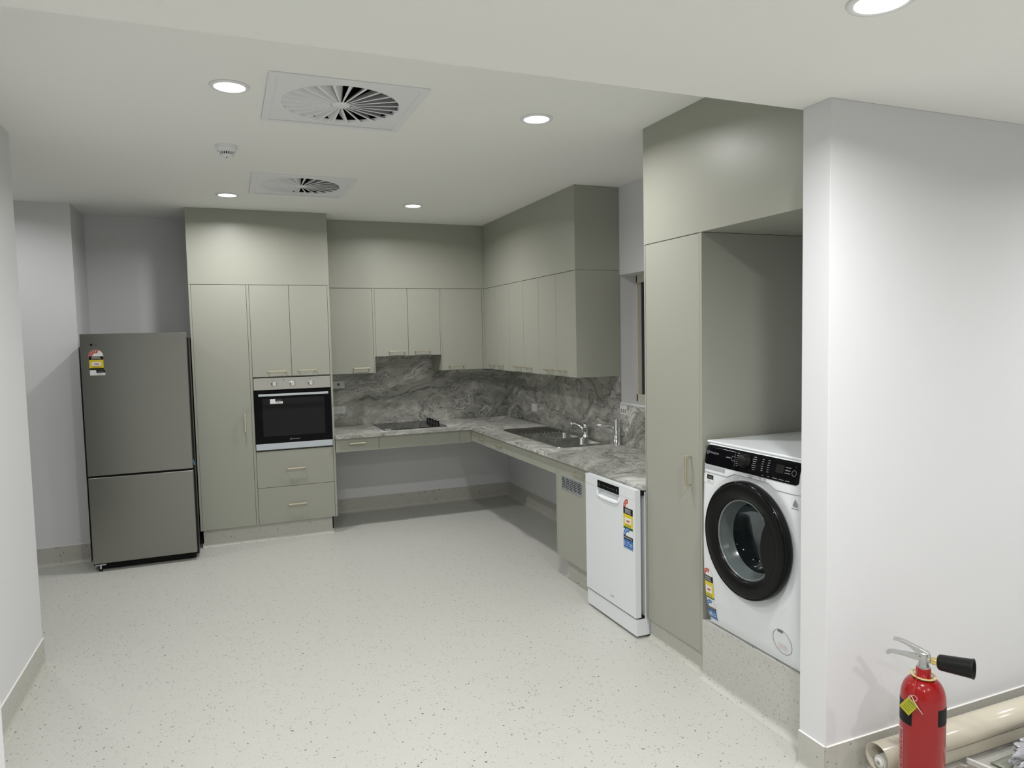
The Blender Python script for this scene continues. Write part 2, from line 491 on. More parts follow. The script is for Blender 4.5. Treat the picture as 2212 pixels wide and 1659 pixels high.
def skirting(name, p0, p1, n, h=zBB, cap=True, e0=0.0, e1=0.0):
    # coved vinyl skirting from p0 to p1 (on the wall face), n = outward normal
    p0 = Vector((p0[0], p0[1], 0)); p1 = Vector((p1[0], p1[1], 0)); n = Vector((n[0], n[1], 0))
    prof = [(0.0, h), (0.006, h), (0.006, 0.034)]
    for k in range(1, 7):
        a = PI + PI / 2 * k / 6
        prof.append((0.036 + 0.03 * math.cos(a), 0.0308 + 0.03 * math.sin(a)))
    prof += [(0.036, 0.0), (0.0, 0.0)]
    b = MB()
    b.prism(prof, p0, n, Vector((0, 0, 1)), p1 - p0, 'skirting_vinyl')
    if cap:
        d = (p1 - p0)
        b.prism([(0, h), (0.0065, h), (0.004, h + 0.0015), (0, h + 0.0018)], p0, n, Vector((0, 0, 1)), d, 'trim_white')
    return struct(b.build(name))
skirting('baseboard_back', (0.0, 0.0), (xW, 0.0), (0, -1))
skirting('baseboard_right', (xW, 0.0), (xW, -2.43), (-1, 0))
skirting('baseboard_left', (xL, yN1), (xL, yL), (1, 0))
skirting('baseboard_left_end', (xL, yL), (-1.90, yL), (0, 1), cap=False)
skirting('baseboard_alcove', (-3.3, -0.614), (-1.847, -0.614), (0, -1))
skirting('baseboard_near_right', (xN, yN0), (4.6, yN0), (0, -1))
skirting('baseboard_near_end', (xN, yN1), (xN, yN0), (-1, 0))
skirting('baseboard_near_left', (-3.4, yN0), (-1.372, yN0), (0, -1))
skirting('baseboard_near_left_end', (-1.372, yN0), (-1.372, yN1), (1, 0))

# window
b = MB()
b.box(1.985, 2.045, WY1 - 0.001, WY1 - 0.018, WZ0, WZ1, 'cream_frame').box(1.985, 2.045, WY0, WY0 + 0.05, WZ0, WZ1, 'cream_frame')
b.box(1.985, 2.045, WY0, WY1, WZ0, WZ0 + 0.055, 'cream_frame').box(1.985, 2.045, WY0, WY1, WZ1 - 0.055, WZ1, 'cream_frame')
win = struct(b.build('window_1', bevel=0.002))
b = MB()
for a, c2 in ((WY1 - 0.018, WY1 - 0.058), (-2.83, -2.865), (WY0 + 0.05, WY0 + 0.085)):
    b.box(1.990, 2.03, a, c2, WZ0 + 0.055, WZ1 - 0.055, 'sash_grey')
b.build('sash', win)
MB().box(1.997, 2.003, WY0 + 0.05, WY1 - 0.056, WZ0 + 0.055, WZ1 - 0.055, 'glass_window').build('pane', win)
struct(MB().box(xW - 0.004, 1.985, WY0, WY1, WZ0 - 0.012, WZ0 + 0.002, 'white_plastic').build('trim_1', bevel=0.001))

# ------------------------------------------------------------------ frames for cabinets
class Fr:
    # n measured into the cabinet from the front plane
    def __init__(s, side, f):
        s.side = side; s.f = f
    def box(s, mb, u0, u1, n0, n1, z0, z1, mt):
        if s.side == 'back': return mb.box(u0, u1, s.f + n0, s.f + n1, z0, z1, mt)
        return mb.box(s.f + n0, s.f + n1, u0, u1, z0, z1, mt)
    def pt(s, u, n, z):
        return (u, s.f + n, z) if s.side == 'back' else (s.f + n, u, z)
    def nrm(s):
        return Vector((0, -1, 0)) if s.side == 'back' else Vector((-1, 0, 0))

def handle(fr, parent, uc, zc, length=0.145, vertical=False):
    b = MB(); h = length / 2; t = 0.0056
    if vertical:
        fr.box(b, uc - t, uc + t, -0.036, -0.025, zc - h, zc + h, 'brass')
        fr.box(b, uc - t, uc + t, -0.026, 0.0, zc - h, zc - h + 0.0085, 'brass')
        fr.box(b, uc - t, uc + t, -0.026, 0.0, zc + h - 0.0085, zc + h, 'brass')
    else:
        fr.box(b, uc - h, uc + h, -0.036, -0.025, zc - t, zc + t, 'brass')
        fr.box(b, uc - h, uc - h + 0.0085, -0.026, 0.0, zc - t, zc + t, 'brass')
        fr.box(b, uc + h - 0.0085, uc + h, -0.026, 0.0, zc - t, zc + t, 'brass')
    return b.build('handle', parent, bevel=0.0018)

def front(fr, parent, name, u0, u1, z0, z1, th=0.018, gap=0.0015):
    b = MB(); fr.box(b, u0 + gap, u1 - gap, 0, th, z0 + gap, z1 - gap, 'laminate')
    return b.build(name, parent, bevel=0.001)

def carcass(fr, parent, u0, u1, depth, z0, z1, ends=(0, 0), top=False, bottom_front=False):
    # shell behind the fronts; ends = thickness of the end panels that run out flush with the fronts
    b = MB()
    if ends[0]: fr.box(b, u0, u0 + ends[0], 0.0, depth, z0, z1, 'laminate')
    if ends[1]: fr.box(b, u1 - ends[1], u1, 0.0, depth, z0, z1, 'laminate')
    a, c2 = u0 + ends[0], u1 - ends[1]
    t = 0.016
    fr.box(b, a, c2, 0.0215, depth, z0, z0 + t, 'laminate')
    fr.box(b, a, c2, 0.0215, depth, z1 - t, z1, 'laminate')
    fr.box(b, a, a + t, 0.0215, depth, z0 + t, z1 - t, 'carcass')
    fr.box(b, c2 - t, c2, 0.0215, depth, z0 + t, z1 - t, 'carcass')
    fr.box(b, a + t, c2 - t, depth - 0.01, depth, z0 + t, z1 - t, 'carcass')
    fr.box(b, a + t, c2 - t, 0.024, 0.028, z0 + t, z1 - t, 'gap_black')  # black sheet, paints the shade seen through the door gaps
    return b.build('body', parent)

FT = Fr('back', yT)
# ---- pantry
t = thing('pantry_cabinet', (-0.86, yT, 0.144), 'tall sage grey pantry cabinet with one full height door beside the fridge', 'cabinet')
carcass(FT, t, xTL, -0.6425, 0.65, 0.144, zS, ends=(0.0155, 0.0))
d = front(FT, t, 'door', -1.0587, -0.653, 0.144, zS); handle(FT, d, -0.7055, 0.994, 0.145, True)
b = MB(); FT.box(b, -0.652, -0.6426, 0.001, 0.03, 0.144, zS, 'laminate'); b.build('filler_strip', t)
# ---- oven tower
t = thing('oven_cabinet', (-0.31, yT, 0.144), 'tall sage grey cabinet housing the built-in oven, doors above and drawers below', 'cabinet')
b = MB()
FT.box(b, -0.6424, -0.6335, 0.001, 0.65, 0.144, zS, 'laminate')
FT.box(b, -0.0165, 0.0, 0.0, 0.65, 0.144, zS, 'laminate')
for z0, z1 in ((0.144, 0.160), (0.748, 0.7545), (1.350, 1.356), (zS - 0.016, zS)):
    FT.box(b, -0.6335, -0.0165, 0.0215, 0.65, z0, z1, 'carcass')
FT.box(b, -0.6335, -0.0165, 0.636, 0.65, 0.144, zS, 'carcass')
FT.box(b, -0.633, -0.017, 0.024, 0.028, 0.162, 0.746, 'gap_black')  # black sheets behind drawers and doors, gap shade put into colour
FT.box(b, -0.633, -0.017, 0.024, 0.028, 1.358, zS - 0.018, 'gap_black')
b.build('body', t)
d = front(FT, t, 'door', -0.6325, -0.326, 1.357, zS); handle(FT, d, -0.443, 1.401)
d = front(FT, t, 'door', -0.326, -0.0175, 1.357, zS); handle(FT, d, -0.205, 1.403)
d = front(FT, t, 'drawer', -0.6325, -0.0175, 0.444, 0.746); handle(FT, d, -0.325, 0.593)
d = front(FT, t, 'drawer', -0.6325, -0.0175, 0.144, 0.444); handle(FT, d, -0.325, 0.293)
# kick under both
def kick(name, p0, p1, n, h, ends, label):
    o = skirting(name, p0, p1, n, h, cap=False)
    return o
kb = MB()
kb.box(-1.0634, -0.0329, yT + 0.034, yT + 0.05, 0, 0.1435, 'skirting_vinyl')
kb.box(-1.0634, -1.055, yT + 0.034, -0.05, 0, 0.1435, 'skirting_vinyl')
kb.box(-0.0409, -0.0329, yT + 0.034, -0.05, 0, 0.1435, 'skirting_vinyl')
prof = [(0.0, 0.034)]
for k in range(1, 7):
    a = PI + PI / 2 * k / 6
    prof.append((0.03 + 0.03 * math.cos(a), 0.0308 + 0.03 * math.sin(a)))
prof += [(0.03, 0.0), (0, 0)]
kb.prism(prof, (-1.0634, yT + 0.034, 0), (0, -1, 0), (0, 0, 1), (1.0305, 0, 0), 'skirting_vinyl')
tag(kb.build('toe_kick'), 'speckled vinyl toe kick under the pantry and oven cabinets', 'toe kick')
# bulkheads
tag(MB().box(xTL, 0.0, yT + 0.0005, -0.061, zS + 0.002, zC - 0.001, 'laminate').build('bulkhead', bevel=0.001), 'sage grey bulkhead panel above the pantry and oven cabinets', 'bulkhead')
tag(MB().box(0.001, xU - 0.001, yU, -0.001, zS + 0.002, zC - 0.001, 'laminate').build('bulkhead', bevel=0.001), 'sage grey bulkhead panel above the back wall cupboards over the cooktop', 'bulkhead')
tag(MB().box(xU, xW - 0.001, yE + 0.0005, -0.001, zS + 0.002, zC - 0.001, 'laminate').box(xU - 0.0015, xU, yE, yE + 0.018, zS + 0.002, zC - 0.001, 'laminate').build('bulkhead', bevel=0.001), 'sage grey bulkhead panel above the right wall cupboards over the sink', 'bulkhead')
tag(MB().box(xR, xW - 0.001, yN1 + 0.002, yR0, zS + 0.002, zC - 0.001, 'laminate').build('bulkhead', bevel=0.001), 'large sage grey bulkhead above the washing machine recess', 'bulkhead')

# ---- wall cupboards, back run
FB = Fr('back', yU)
t = thing('wall_cupboard', (0.21, yU, zUB), 'single door sage grey wall cupboard beside the oven cabinet', 'cupboard', 'back wall cupboards')
carcass(FB, t, 0.001, 0.4265, 0.352, zUB, zS, ends=(0.0, 0.010))
d = front(FB, t, 'door', 0.003, 0.4158, zUB, zS); handle(FB, d, 0.300, 1.388)
t = thing('wall_cupboard', (0.74, yU, zUM), 'shorter two door sage grey wall cupboard above the cooktop', 'cupboard', 'back wall cupboards')
carcass(FB, t, 0.4267, 1.0505, 0.352, zUM, zS, ends=(0.0095, 0.0065))
d = front(FB, t, 'door', 0.4365, 0.7376, zUM, zS); handle(FB, d, 0.626, 1.529)
d = front(FB, t, 'door', 0.7376, 1.0435, zUM, zS); handle(FB, d, 0.865, 1.529)
t = thing('wall_cupboard', (1.26, yU, zUB), 'single door sage grey wall cupboard in the corner right of the cooktop', 'cupboard', 'back wall cupboards')
carcass(FB, t, 1.0507, 1.4835, 0.352, zUB, zS, ends=(0.0075, 0.0195))
d = front(FB, t, 'door', 1.0581, 1.4628, zUB, zS); handle(FB, d, 1.187, 1.382)
# ---- right run: three two-door cupboards
FRU = Fr('right', xU)
edges = [-0.372, -0.6735, -0.9875, -1.3043, -1.6174, -1.9317, -2.2425]
labs = ['two door sage grey wall cupboard nearest the corner above the worktop bend', 'middle two door sage grey wall cupboard above the sink drainer', 'two door sage grey wall cupboard at the window end above the sink taps']
for i in range(3):
    a, mth, c2 = edges[2 * i], edges[2 * i + 1], edges[2 * i + 2]
    t = thing('wall_cupboard', (xU, mth, zUB), labs[i], 'cupboard', 'right wall cupboards')
    lo = c2 - (0.017 if i == 2 else 0.0)
    carcass(FRU, t, lo, a - 0.0002, 0.358, zUB, zS, ends=(0.017 if i == 2 else 0.0, 0.0))
    d = front(FRU, t, 'door', mth, a, zUB, zS); handle(FRU, d, mth + 0.118, 1.386, 0.128)
    d = front(FRU, t, 'door', c2, mth, zUB, zS); handle(FRU, d, mth - 0.102, 1.386, 0.128)
tag(MB().box(xU, xU + 0.018, -0.3715, -0.3545, zUB, zS, 'laminate').build('filler_strip'), 'narrow sage grey filler strip in the inner corner between the wall cupboards', 'filler strip')

# ------------------------------------------------------------------ worktop, splashbacks
SX0, SX1, SY0, SY1 = 1.405, 1.765, -2.17, -1.51      # hole for the bowls
b = MB()
b.box(0.001, xW - 0.001, yCF, -0.002, zKB, zK, 'marble')
b.box(xCF, SX0, yR0 + 0.001, yCF, zKB, zK, 'marble')
b.box(SX1, xW - 0.001, yR0 + 0.001, yCF, zKB, zK, 'marble')
b.box(SX0, SX1, SY1, yCF, zKB, zK, 'marble')
b.box(SX0, SX1, yR0 + 0.001, SY0, zKB, zK, 'marble')
tag(b.build('worktop'), 'L-shaped grey marbled laminate worktop with the cooktop and sink', 'worktop')
tag(MB().box(0.001, xW - 0.009, -0.009, -0.001, zK + 0.0005, zUM + 0.0, 'marble').build('splashback'), 'grey marbled splashback behind the cooktop on the back wall', 'splashback')
b = MB().box(xW - 0.0085, xW - 0.0005, yE, -0.0095, zK + 0.0005, zUB - 0.001, 'marble')
b.box(xW - 0.0085, xW - 0.0005, yR0 + 0.001, yE, zK + 0.0005, WZ0 - 0.014, 'marble')
tag(b.build('splashback'), 'grey marbled splashback behind the sink taps, stepping down under the window', 'splashback')

# ------------------------------------------------------------------ base units
FBB = Fr('back', yCF + 0.03)
t = thing('drawer_unit', (0.19, yCF + 0.03, 0.69), 'shallow single drawer unit under the worktop beside the oven cabinet', 'drawer unit', 'shallow drawer units under the worktop')
b = MB(); FBB.box(b, 0.005, 0.368, 0.0215, 0.50, 0.70, 0.795, 'carcass'); b.build('body', t)
d = front(FBB, t, 'drawer', 0.003, 0.372, 0.69, 0.808); handle(FBB, d, 0.186, 0.763, 0.14)
b = MB(); FBB.box(b, 0.375, 1.107, 0, 0.018, 0.6915, 0.808, 'laminate')
tag(b.build('apron_panel', bevel=0.001), 'wide plain sage apron panel under the cooktop', 'apron panel')
b = MB(); FBB.box(b, 1.1095, 1.2145, 0, 0.018, 0.6915, 0.808, 'laminate')
tag(b.build('apron_panel', bevel=0.001), 'short sage apron panel in the corner under the back worktop', 'apron panel')
FRB = Fr('right', xCF + 0.02)
t = thing('drawer_unit', (xCF + 0.02, -1.0, 0.70), 'shallow drawer unit under the right worktop, the one nearest the corner', 'drawer unit', 'shallow drawer units under the worktop')
b = MB(); FRB.box(b, -1.19, -0.80, 0.0215, 0.50, 0.71, 0.795, 'carcass'); b.build('body', t)
d = front(FRB, t, 'drawer', -1.193, -0.793, 0.703, 0.808); handle(FRB, d, -0.96, 0.764, 0.14)
b = MB(); FRB.box(b, -0.792, -0.668, 0.0, 0.018, 0.7045, 0.808, 'laminate'); b.build('filler_strip', t)
t = thing('drawer_unit', (xCF + 0.02, -1.38, 0.70), 'shallow drawer unit under the right worktop, in front of the sink drainer', 'drawer unit', 'shallow drawer units under the worktop')
b = MB(); FRB.box(b, -1.52, -1.20, 0.0215, 0.16, 0.71, 0.795, 'carcass'); b.build('body', t)
d = front(FRB, t, 'drawer', -1.545, -1.193, 0.703, 0.808); handle(FRB, d, -1.372, 0.764, 0.14)
b = MB(); FRB.box(b, -2.015, -1.5465, 0, 0.018, 0.7045, 0.808, 'laminate')
tag(b.build('apron_panel', bevel=0.001), 'plain sage apron panel in front of the sink bowls', 'apron panel')
b = MB(); FRB.box(b, -2.4475, -2.0175, 0, 0.018, 0.7045, 0.808, 'laminate')
tag(b.build('apron_panel', bevel=0.001), 'plain sage apron panel between the sink and the vented cupboard', 'apron panel')
# vented cupboard
t = thing('base_cupboard', (xCF + 0.02, -2.7, 0.15), 'sage base cupboard with a silver louvre grille left of the dishwasher', 'cupboard')
b = MB()
FRB.box(b, -2.4645, -2.449, 0.0, 0.60, 0.15, 0.808, 'laminate')
FRB.box(b, -2.95, -2.4645, 0.0215, 0.60, 0.15, 0.166, 'laminate'); FRB.box(b, -2.95, -2.4645, 0.0215, 0.60, 0.79, 0.806, 'carcass')
FRB.box(b, -2.95, -2.4645, 0.026, 0.60, 0.166, 0.79, 'carcass')
b.build('body', t)
d = front(FRB, t, 'door', -2.95, -2.4655, 0.15, 0.808); handle(FRB, d, -2.80, 0.762, 0.14)
b = MB()
FRB.box(b, -2.835, -2.535, -0.003, 0.0, 0.623, 0.716, 'silver'); FRB.box(b, -2.825, -2.545, -0.0034, -0.0028, 0.631, 0.708, 'black_matte')
for k in range(7):
    z = 0.6345 + k * 0.0111
    FRB.box(b, -2.825, -2.545, -0.006, -0.003, z, z + 0.0045, 'silver')
for k in range(1, 5):
    FRB.box(b, -2.825 + k * 0.056 - 0.002, -2.825 + k * 0.056 + 0.002, -0.0055, -0.003, 0.631, 0.708, 'silver')
b.build('vent_grille', d)
kb = MB().box(1.278, 1.80, -2.95, -2.49, 0, 0.149, 'skirting_vinyl')
kb.prism(prof, (1.278, -2.95, 0), (-1, 0, 0), (0, 0, 1), (0, 0.46, 0), 'skirting_vinyl')
tag(kb.build('toe_kick'), 'speckled vinyl toe kick under the vented cupboard', 'toe kick')
# tall right cabinet
FRT = Fr('right', xR)
t = thing('tall_cupboard', (xR, -3.80, 0.112), 'tall narrow sage grey cupboard between the dishwasher and the washing machine', 'cupboard')
carcass(FRT, t, yR2, yR0, 0.628, 0.112, zS, ends=(0.0165, 0.0115))
d = front(FRT, t, 'door', yR1, yR0 - 0.0125, 0.112, zS); handle(FRT, d, -3.957, 0.985, 0.145, True)
kb = MB().box(xR + 0.022, xR + 0.60, yR2 + 0.004, yR0 - 0.004, 0, 0.1115, 'skirting_vinyl')
kb.prism(prof, (xR + 0.022, yR2 + 0.004, 0), (-1, 0, 0), (0, 0, 1), (0, yR0 - yR2 - 0.008, 0), 'skirting_vinyl')
tag(kb.build('toe_kick'), 'speckled vinyl toe kick under the tall narrow cupboard', 'toe kick')
# plinth of the washing machine
kb = MB().box(1.2127, xW - 0.001, yN1 + 0.001, yR2 - 0.001, 0, 0.2817, 'floor_vinyl')
kb.prism(prof, (1.2127, yN1 + 0.001, 0), (-1, 0, 0), (0, 0, 1), (0, yR2 - yN1 - 0.002, 0), 'floor_vinyl')
tag(kb.build('plinth', bevel=0.004), 'raised plinth in speckled vinyl under the washing machine', 'plinth')

# ------------------------------------------------------------------ energy stickers
def arc_pts(r, a0, a1, n=14):
    return [(r * math.cos(a0 + (a1 - a0) * i / n), r * math.sin(a0 + (a1 - a0) * i / n)) for i in range(n + 1)]
def rating(parent, fpos, U, V, N, w, marks, stars, water=None, white_back=True):
    """fpos(k)->point helper: O is centre-bottom; marks = heights along V"""
    O = Vector(fpos); U = Vector(U); V = Vector(V); N = Vector(N)
    b = MB(); e = 0.0004
    def rect(x0, x1, y0, y1, mt, k):
        b.poly([(x0, y0), (x1, y0), (x1, y1), (x0, y1)], O + N * (e * k), U, V, mt)
    def fan(yc, r, colr, st):
        b.poly([(x, y + yc) for x, y in arc_pts(r * 1.04, 0, PI)], O + N * e, U, V, 'label_white')
        a0 = PI; a1 = PI - PI * (st + 0.7) / 7.5
        outer = arc_pts(r, a0, a1); inner = arc_pts(r * 0.52, a1, a0)
        for i in range(14):
            b.poly([(outer[i][0], outer[i][1] + yc), (outer[i + 1][0], outer[i + 1][1] + yc), (inner[13 - i][0], inner[13 - i][1] + yc), (inner[14 - i][0], inner[14 - i][1] + yc)], O + N * (2 * e), U, V, colr)
        for k in range(st):
            a = PI - PI * (k + 0.75) / 7.5
            cx, cy = r * 0.77 * math.cos(a), r * 0.77 * math.sin(a) + yc
            star = []
            for q in range(10):
                rr = r * (0.115 if q % 2 == 0 else 0.055); aa = PI / 2 + q * PI / 5
                star.append((cx + rr * math.cos(aa), cy + rr * math.sin(aa)))
            b.poly(star, O + N * (3 * e), U, V, 'label_white')
    z_gb, z_yb, z_yt, z_bt = marks[:4]
    h = w / 2
    fan(z_bt, h, 'label_red', stars)
    rect(-h, h, z_yt, z_bt, 'label_black', 1)
    b.text('ENERGY', O + V * ((z_yt + 2 * z_bt) / 3 + 0.0005) + N * (2.5 * e), U, V, (z_bt - z_yt) * 0.32, 'label_white', w * 0.62)
    b.text('RATING', O + V * ((2 * z_yt + z_bt) / 3 - 0.001) + N * (2.5 * e), U, V, (z_bt - z_yt) * 0.32, 'label_white', w * 0.62)
    rect(-h, h, z_yb, z_yt, 'label_yellow', 1)
    yh = z_yt - z_yb
    rect(-h * 0.68, h * 0.66, z_yb + yh * 0.28, z_yt - yh * 0.26, 'label_white', 2)
    rect(-h * 0.30, h * 0.34, z_yb + yh * 0.42, z_yt - yh * 0.46, 'label_red', 3)
    for k in range(2):
        rect(-h * 0.6, h * 0.6, z_yb + yh * (0.08 + 0.08 * k), z_yb + yh * (0.10 + 0.08 * k), 'label_green', 3)
    rect(-h, h, z_gb, z_yb, 'label_green' if water else 'label_black', 1)
    if water:
        wm = marks[4:]      # blue bottom, blue top/black bottom, black top
        fan(wm[2], h, 'label_blue', 4)
        rect(-h, h, wm[1], wm[2], 'label_black', 1)
        b.text('WATER RATING', O + V * ((wm[1] + wm[2]) / 2) + N * (2.5 * e), U, V, (wm[2] - wm[1]) * 0.45, 'label_white', w * 0.85)
        rect(-h, h, wm[0], wm[1], 'label_blue', 1)
        b.text(water, O - U * (h * 0.36) + V * (wm[0] + (wm[1] - wm[0]) * 0.55) + N * (2.5 * e), U, V, (wm[1] - wm[0]) * 0.48, 'label_white', w * 0.46)
        for k in range(2):
            rect(h * 0.28, h * 0.85, wm[0] + (wm[1] - wm[0]) * (0.38 + 0.2 * k), wm[0] + (wm[1] - wm[0]) * (0.45 + 0.2 * k), 'label_white', 2)
        rect(-h, h, wm[0] + (wm[1] - wm[0]) * 0.06, wm[0] + (wm[1] - wm[0]) * 0.1, 'label_white', 2)
    o = b.build('energy_label', parent, fixn=False); o['label'] = 'star rating energy sticker'
    return o
def code_sticker(parent, O, U, V, N, w, h):
    # white sticker with a black block and fine print; the square code itself is left blank
    O = Vector(O); U = Vector(U); V = Vector(V); N = Vector(N); e = 0.0004
    b = MB()
    b.poly([(0, 0), (w, 0), (w, h), (0, h)], O + N * e, U, V, 'label_white')
    b.poly([(w * 0.42, h * 0.48), (w, h * 0.48), (w, h), (w * 0.42, h)], O + N * (2 * e), U, V, 'label_black')
    for k in range(3):
        b.poly([(w * 0.46, h * (0.12 + 0.1 * k)), (w * (0.9 - 0.1 * k), h * (0.12 + 0.1 * k)), (w * (0.9 - 0.1 * k), h * (0.15 + 0.1 * k)), (w * 0.46, h * (0.15 + 0.1 * k))], O + N * (2 * e), U, V, 'ink_grey')
    for k in range(2):
        b.poly([(w * 0.52, h * (0.62 + 0.15 * k)), (w * 0.92, h * (0.62 + 0.15 * k)), (w * 0.92, h * (0.67 + 0.15 * k)), (w * 0.52, h * (0.67 + 0.15 * k))], O + N * (3 * e), U, V, 'ink_grey')
    o = b.build('product_sticker', parent, fixn=False); o['label'] = 'small white sticker with a black block'
    return o
def logo_text(parent, s, O, U, V, N, h, mt, width=None, ring=False, name='maker_mark'):
    b = MB(); O = Vector(O) + Vector(N) * 0.0006
    b.text(s, O, U, V, h, mt, width)
    if ring:
        Uv = Vector(U).normalized(); cpt = O - Uv * ((width or h * 4) / 2 + h * 1.3)
        out = arc_pts(h * 0.95, 0, 2 * PI, 20); inn = arc_pts(h * 0.72, 0, 2 * PI, 20)
        for i in range(20):
            b.poly([out[i], out[i + 1], inn[i + 1], inn[i]], cpt, U, V, mt)
        b.text('w', cpt, U, V, h * 0.8, mt)
    return b.build(name, parent, fixn=False)

# ------------------------------------------------------------------ fridge
FX0, FX1, FY = -1.783, -1.0934, -0.949
t = thing('fridge', ((FX0 + FX1) / 2, -0.62, 0.0), 'stainless steel fridge freezer with black sides in the alcove', 'fridge')
MB().box(FX0 - 0.008, FX1 + 0.012, FY + 0.06, -0.25, 0.03, 1.69, 'black_plastic').build('body', t, bevel=0.006)
MB().box(FX0, FX1, FY, FY + 0.055, 0.704, 1.7266, 'brushed_steel').build('door', t, bevel=0.005, bseg=3)
MB().box(FX0, FX1, FY, FY + 0.055, 0.06, 0.690, 'brushed_steel').build('freezer_door', t, bevel=0.005, bseg=3)
MB().box(FX0 + 0.02, FX1 - 0.02, FY + 0.012, FY + 0.06, 0.07, 1.71, 'black_matte').build('door_gasket', t)
MB().box(FX0 + 0.03, FX1 - 0.01, FY + 0.05, FY + 0.09, 0.012, 0.055, 'black_matte').build('base_grille', t)
b = MB().cyl((FX0 + 0.035, FY + 0.02, 0.012), (FX0 + 0.055, FY + 0.02, 0.012), 0.012, 'black_plastic')
b.box(FX0 + 0.01, FX0 + 0.08, FY + 0.01, FY + 0.05, 0.045, 0.052, 'silver').box(FX0 + 0.04, FX0 + 0.05, FY + 0.01, FY + 0.03, 0.012, 0.046, 'silver')
b.build('foot', t)
for (x, y) in ((FX0 + 0.06, -0.3), (FX1 - 0.06, -0.3), (FX1 - 0.06, FY + 0.1)):
    MB().cyl((x, y, 0), (x, y, 0.032), 0.018, 'black_plastic').build('foot', t)
MB().obox((FX1 + 0.006, FY + 0.03, 0.745), (1, 0, 0.25), (0, 1, 0), (-0.25, 0, 1), 0.003, 0.004, 0.022, 'blue_clip').build('blue_film_tab', t)
nx = (0, -1, 0)
rating(t, (-1.6865, FY, 0), (1, 0, 0), (0, 0, 1), nx, 0.089, (1.470, 1.482, 1.541, 1.566), 4)
code_sticker(t, (-1.730, FY, 1.430), (1, 0, 0), (0, 0, 1), nx, 0.095, 0.037)
b = MB()
b.poly(arc_pts(0.0085, 0, 2 * PI, 20)[:-1], (-1.712, FY - 0.0006, 1.648), (1, 0, 0), (0, 0, 1), 'label_black')
b.text('LG', (-1.685, FY - 0.0006, 1.648), (1, 0, 0), (0, 0, 1), 0.011, 'logo_dark')
b.build('maker_mark', t, fixn=False)

# ------------------------------------------------------------------ oven
OX0, OX1, OY = -0.6295, -0.0195, yT - 0.004
t = thing('oven', (-0.3245, OY, 0.757), 'built-in black glass oven with a steel control panel and three knobs', 'oven')
MB().box(-0.62, -0.03, OY + 0.045, -0.15, 0.765, 1.34, 'black_matte').build('body', t)
p = MB().box(OX0, OX1, OY, OY + 0.03, 1.2505, 1.3475, 'oven_steel').build('control_panel', t, bevel=0.0015)
for k, x in enumerate((-0.470, -0.325, -0.180)):
    b = MB().lathe([(0.024, 0), (0.0235, 0.004), (0.0205, 0.006), (0.019, 0.022), (0.016, 0.025), (1e-5, 0.025)], (x, OY, 1.298), nx, 'chrome', 28)
    b.box(x - 0.004, x + 0.004, OY - 0.034, OY - 0.02, 1.280, 1.316, 'chrome')
    kn = b.build('knob', p, bevel=0.001)
    b = MB()
    for a in range(0, 360, 45):
        ca, sa = math.cos(math.radians(a)), math.sin(math.radians(a))
        if a == 270: continue
        b.obox((x + 0.033 * ca, OY - 0.0004, 1.298 + 0.033 * sa), (ca, 0, sa), (-sa, 0, ca), (0, 1, 0), 0.004, 0.0008, 0.0003, 'print_dim')
    b.build('dial_marks', p)
MB().cyl((-0.396, OY - 0.001, 1.328), (-0.396, OY + 0.001, 1.328), 0.004, 'black_gloss').build('indicator_light', p)
dr = MB().box(OX0, OX1, OY - 0.002, OY + 0.035, 0.810, 1.2455, 'black_gloss').build('door', t, bevel=0.0015)
MB().box(-0.568, -0.076, OY - 0.0026, OY - 0.0018, 0.868, 1.179, 'oven_window').build('window', dr)
b = MB().box(-0.598, -0.045, OY - 0.042, OY - 0.032, 1.201, 1.219, 'silver')
b.box(-0.575, -0.560, OY - 0.034, OY - 0.002, 1.204, 1.216, 'silver').box(-0.083, -0.068, OY - 0.034, OY - 0.002, 1.204, 1.216, 'silver')
b.build('handle', dr, bevel=0.002)
MB().box(OX0, OX1, OY - 0.003, OY + 0.035, 0.7585, 0.8085, 'door_edge').build('lower_trim', t, bevel=0.001)
logo_text(dr, 'Westinghouse', (-0.313, OY - 0.002, 0.8365), (1, 0, 0), (0, 0, 1), nx, 0.0085, 'print_grey', 0.062, ring=True)
code_sticker(dr, (-0.508, OY - 0.0028, 1.134), (1, 0, 0), (0, 0, 1), nx, 0.100, 0.040)

# ------------------------------------------------------------------ cooktop
HX0, HX1, HY0, HY1 = 0.441, 1.021, -0.557, -0.055
t = thing('cooktop', (0.73, -0.3, zK), 'black ceramic glass cooktop with a row of side knobs', 'cooktop')
MB().box(HX0, HX1, HY0, HY1, zK, zK + 0.006, 'cooktop_glass').build('glass_top', t, bevel=0.002)
b = MB()
for cx, cy, r in ((0.57, -0.42, 0.095), (0.57, -0.18, 0.075), (0.81, -0.42, 0.075), (0.81, -0.18, 0.09)):
    b.lathe([(r - 0.0015, 0.0063), (r, 0.0063)], (cx, cy, zK), (0, 0, 1), 'print_dim', 40, smooth=False)
b.build('heating_zones', t, fixn=False)
for k in range(4):
    y = -0.47 + k * 0.095
    b = MB().lathe([(0.024, 0.006), (0.0235, 0.012), (0.020, 0.014), (0.019, 0.034), (0.017, 0.037), (1e-5, 0.037)], (0.955, y, zK), (0, 0, 1), 'black_plastic', 20)
    b.box(0.955 - 0.019, 0.955 + 0.019, y - 0.004, y + 0.004, zK + 0.034, zK + 0.044, 'black_plastic')
    b.build('knob', t)
MB().box(0.456, 0.512, -0.545, -0.523, zK + 0.0062, zK + 0.0068, 'label_white').build('product_sticker', t)

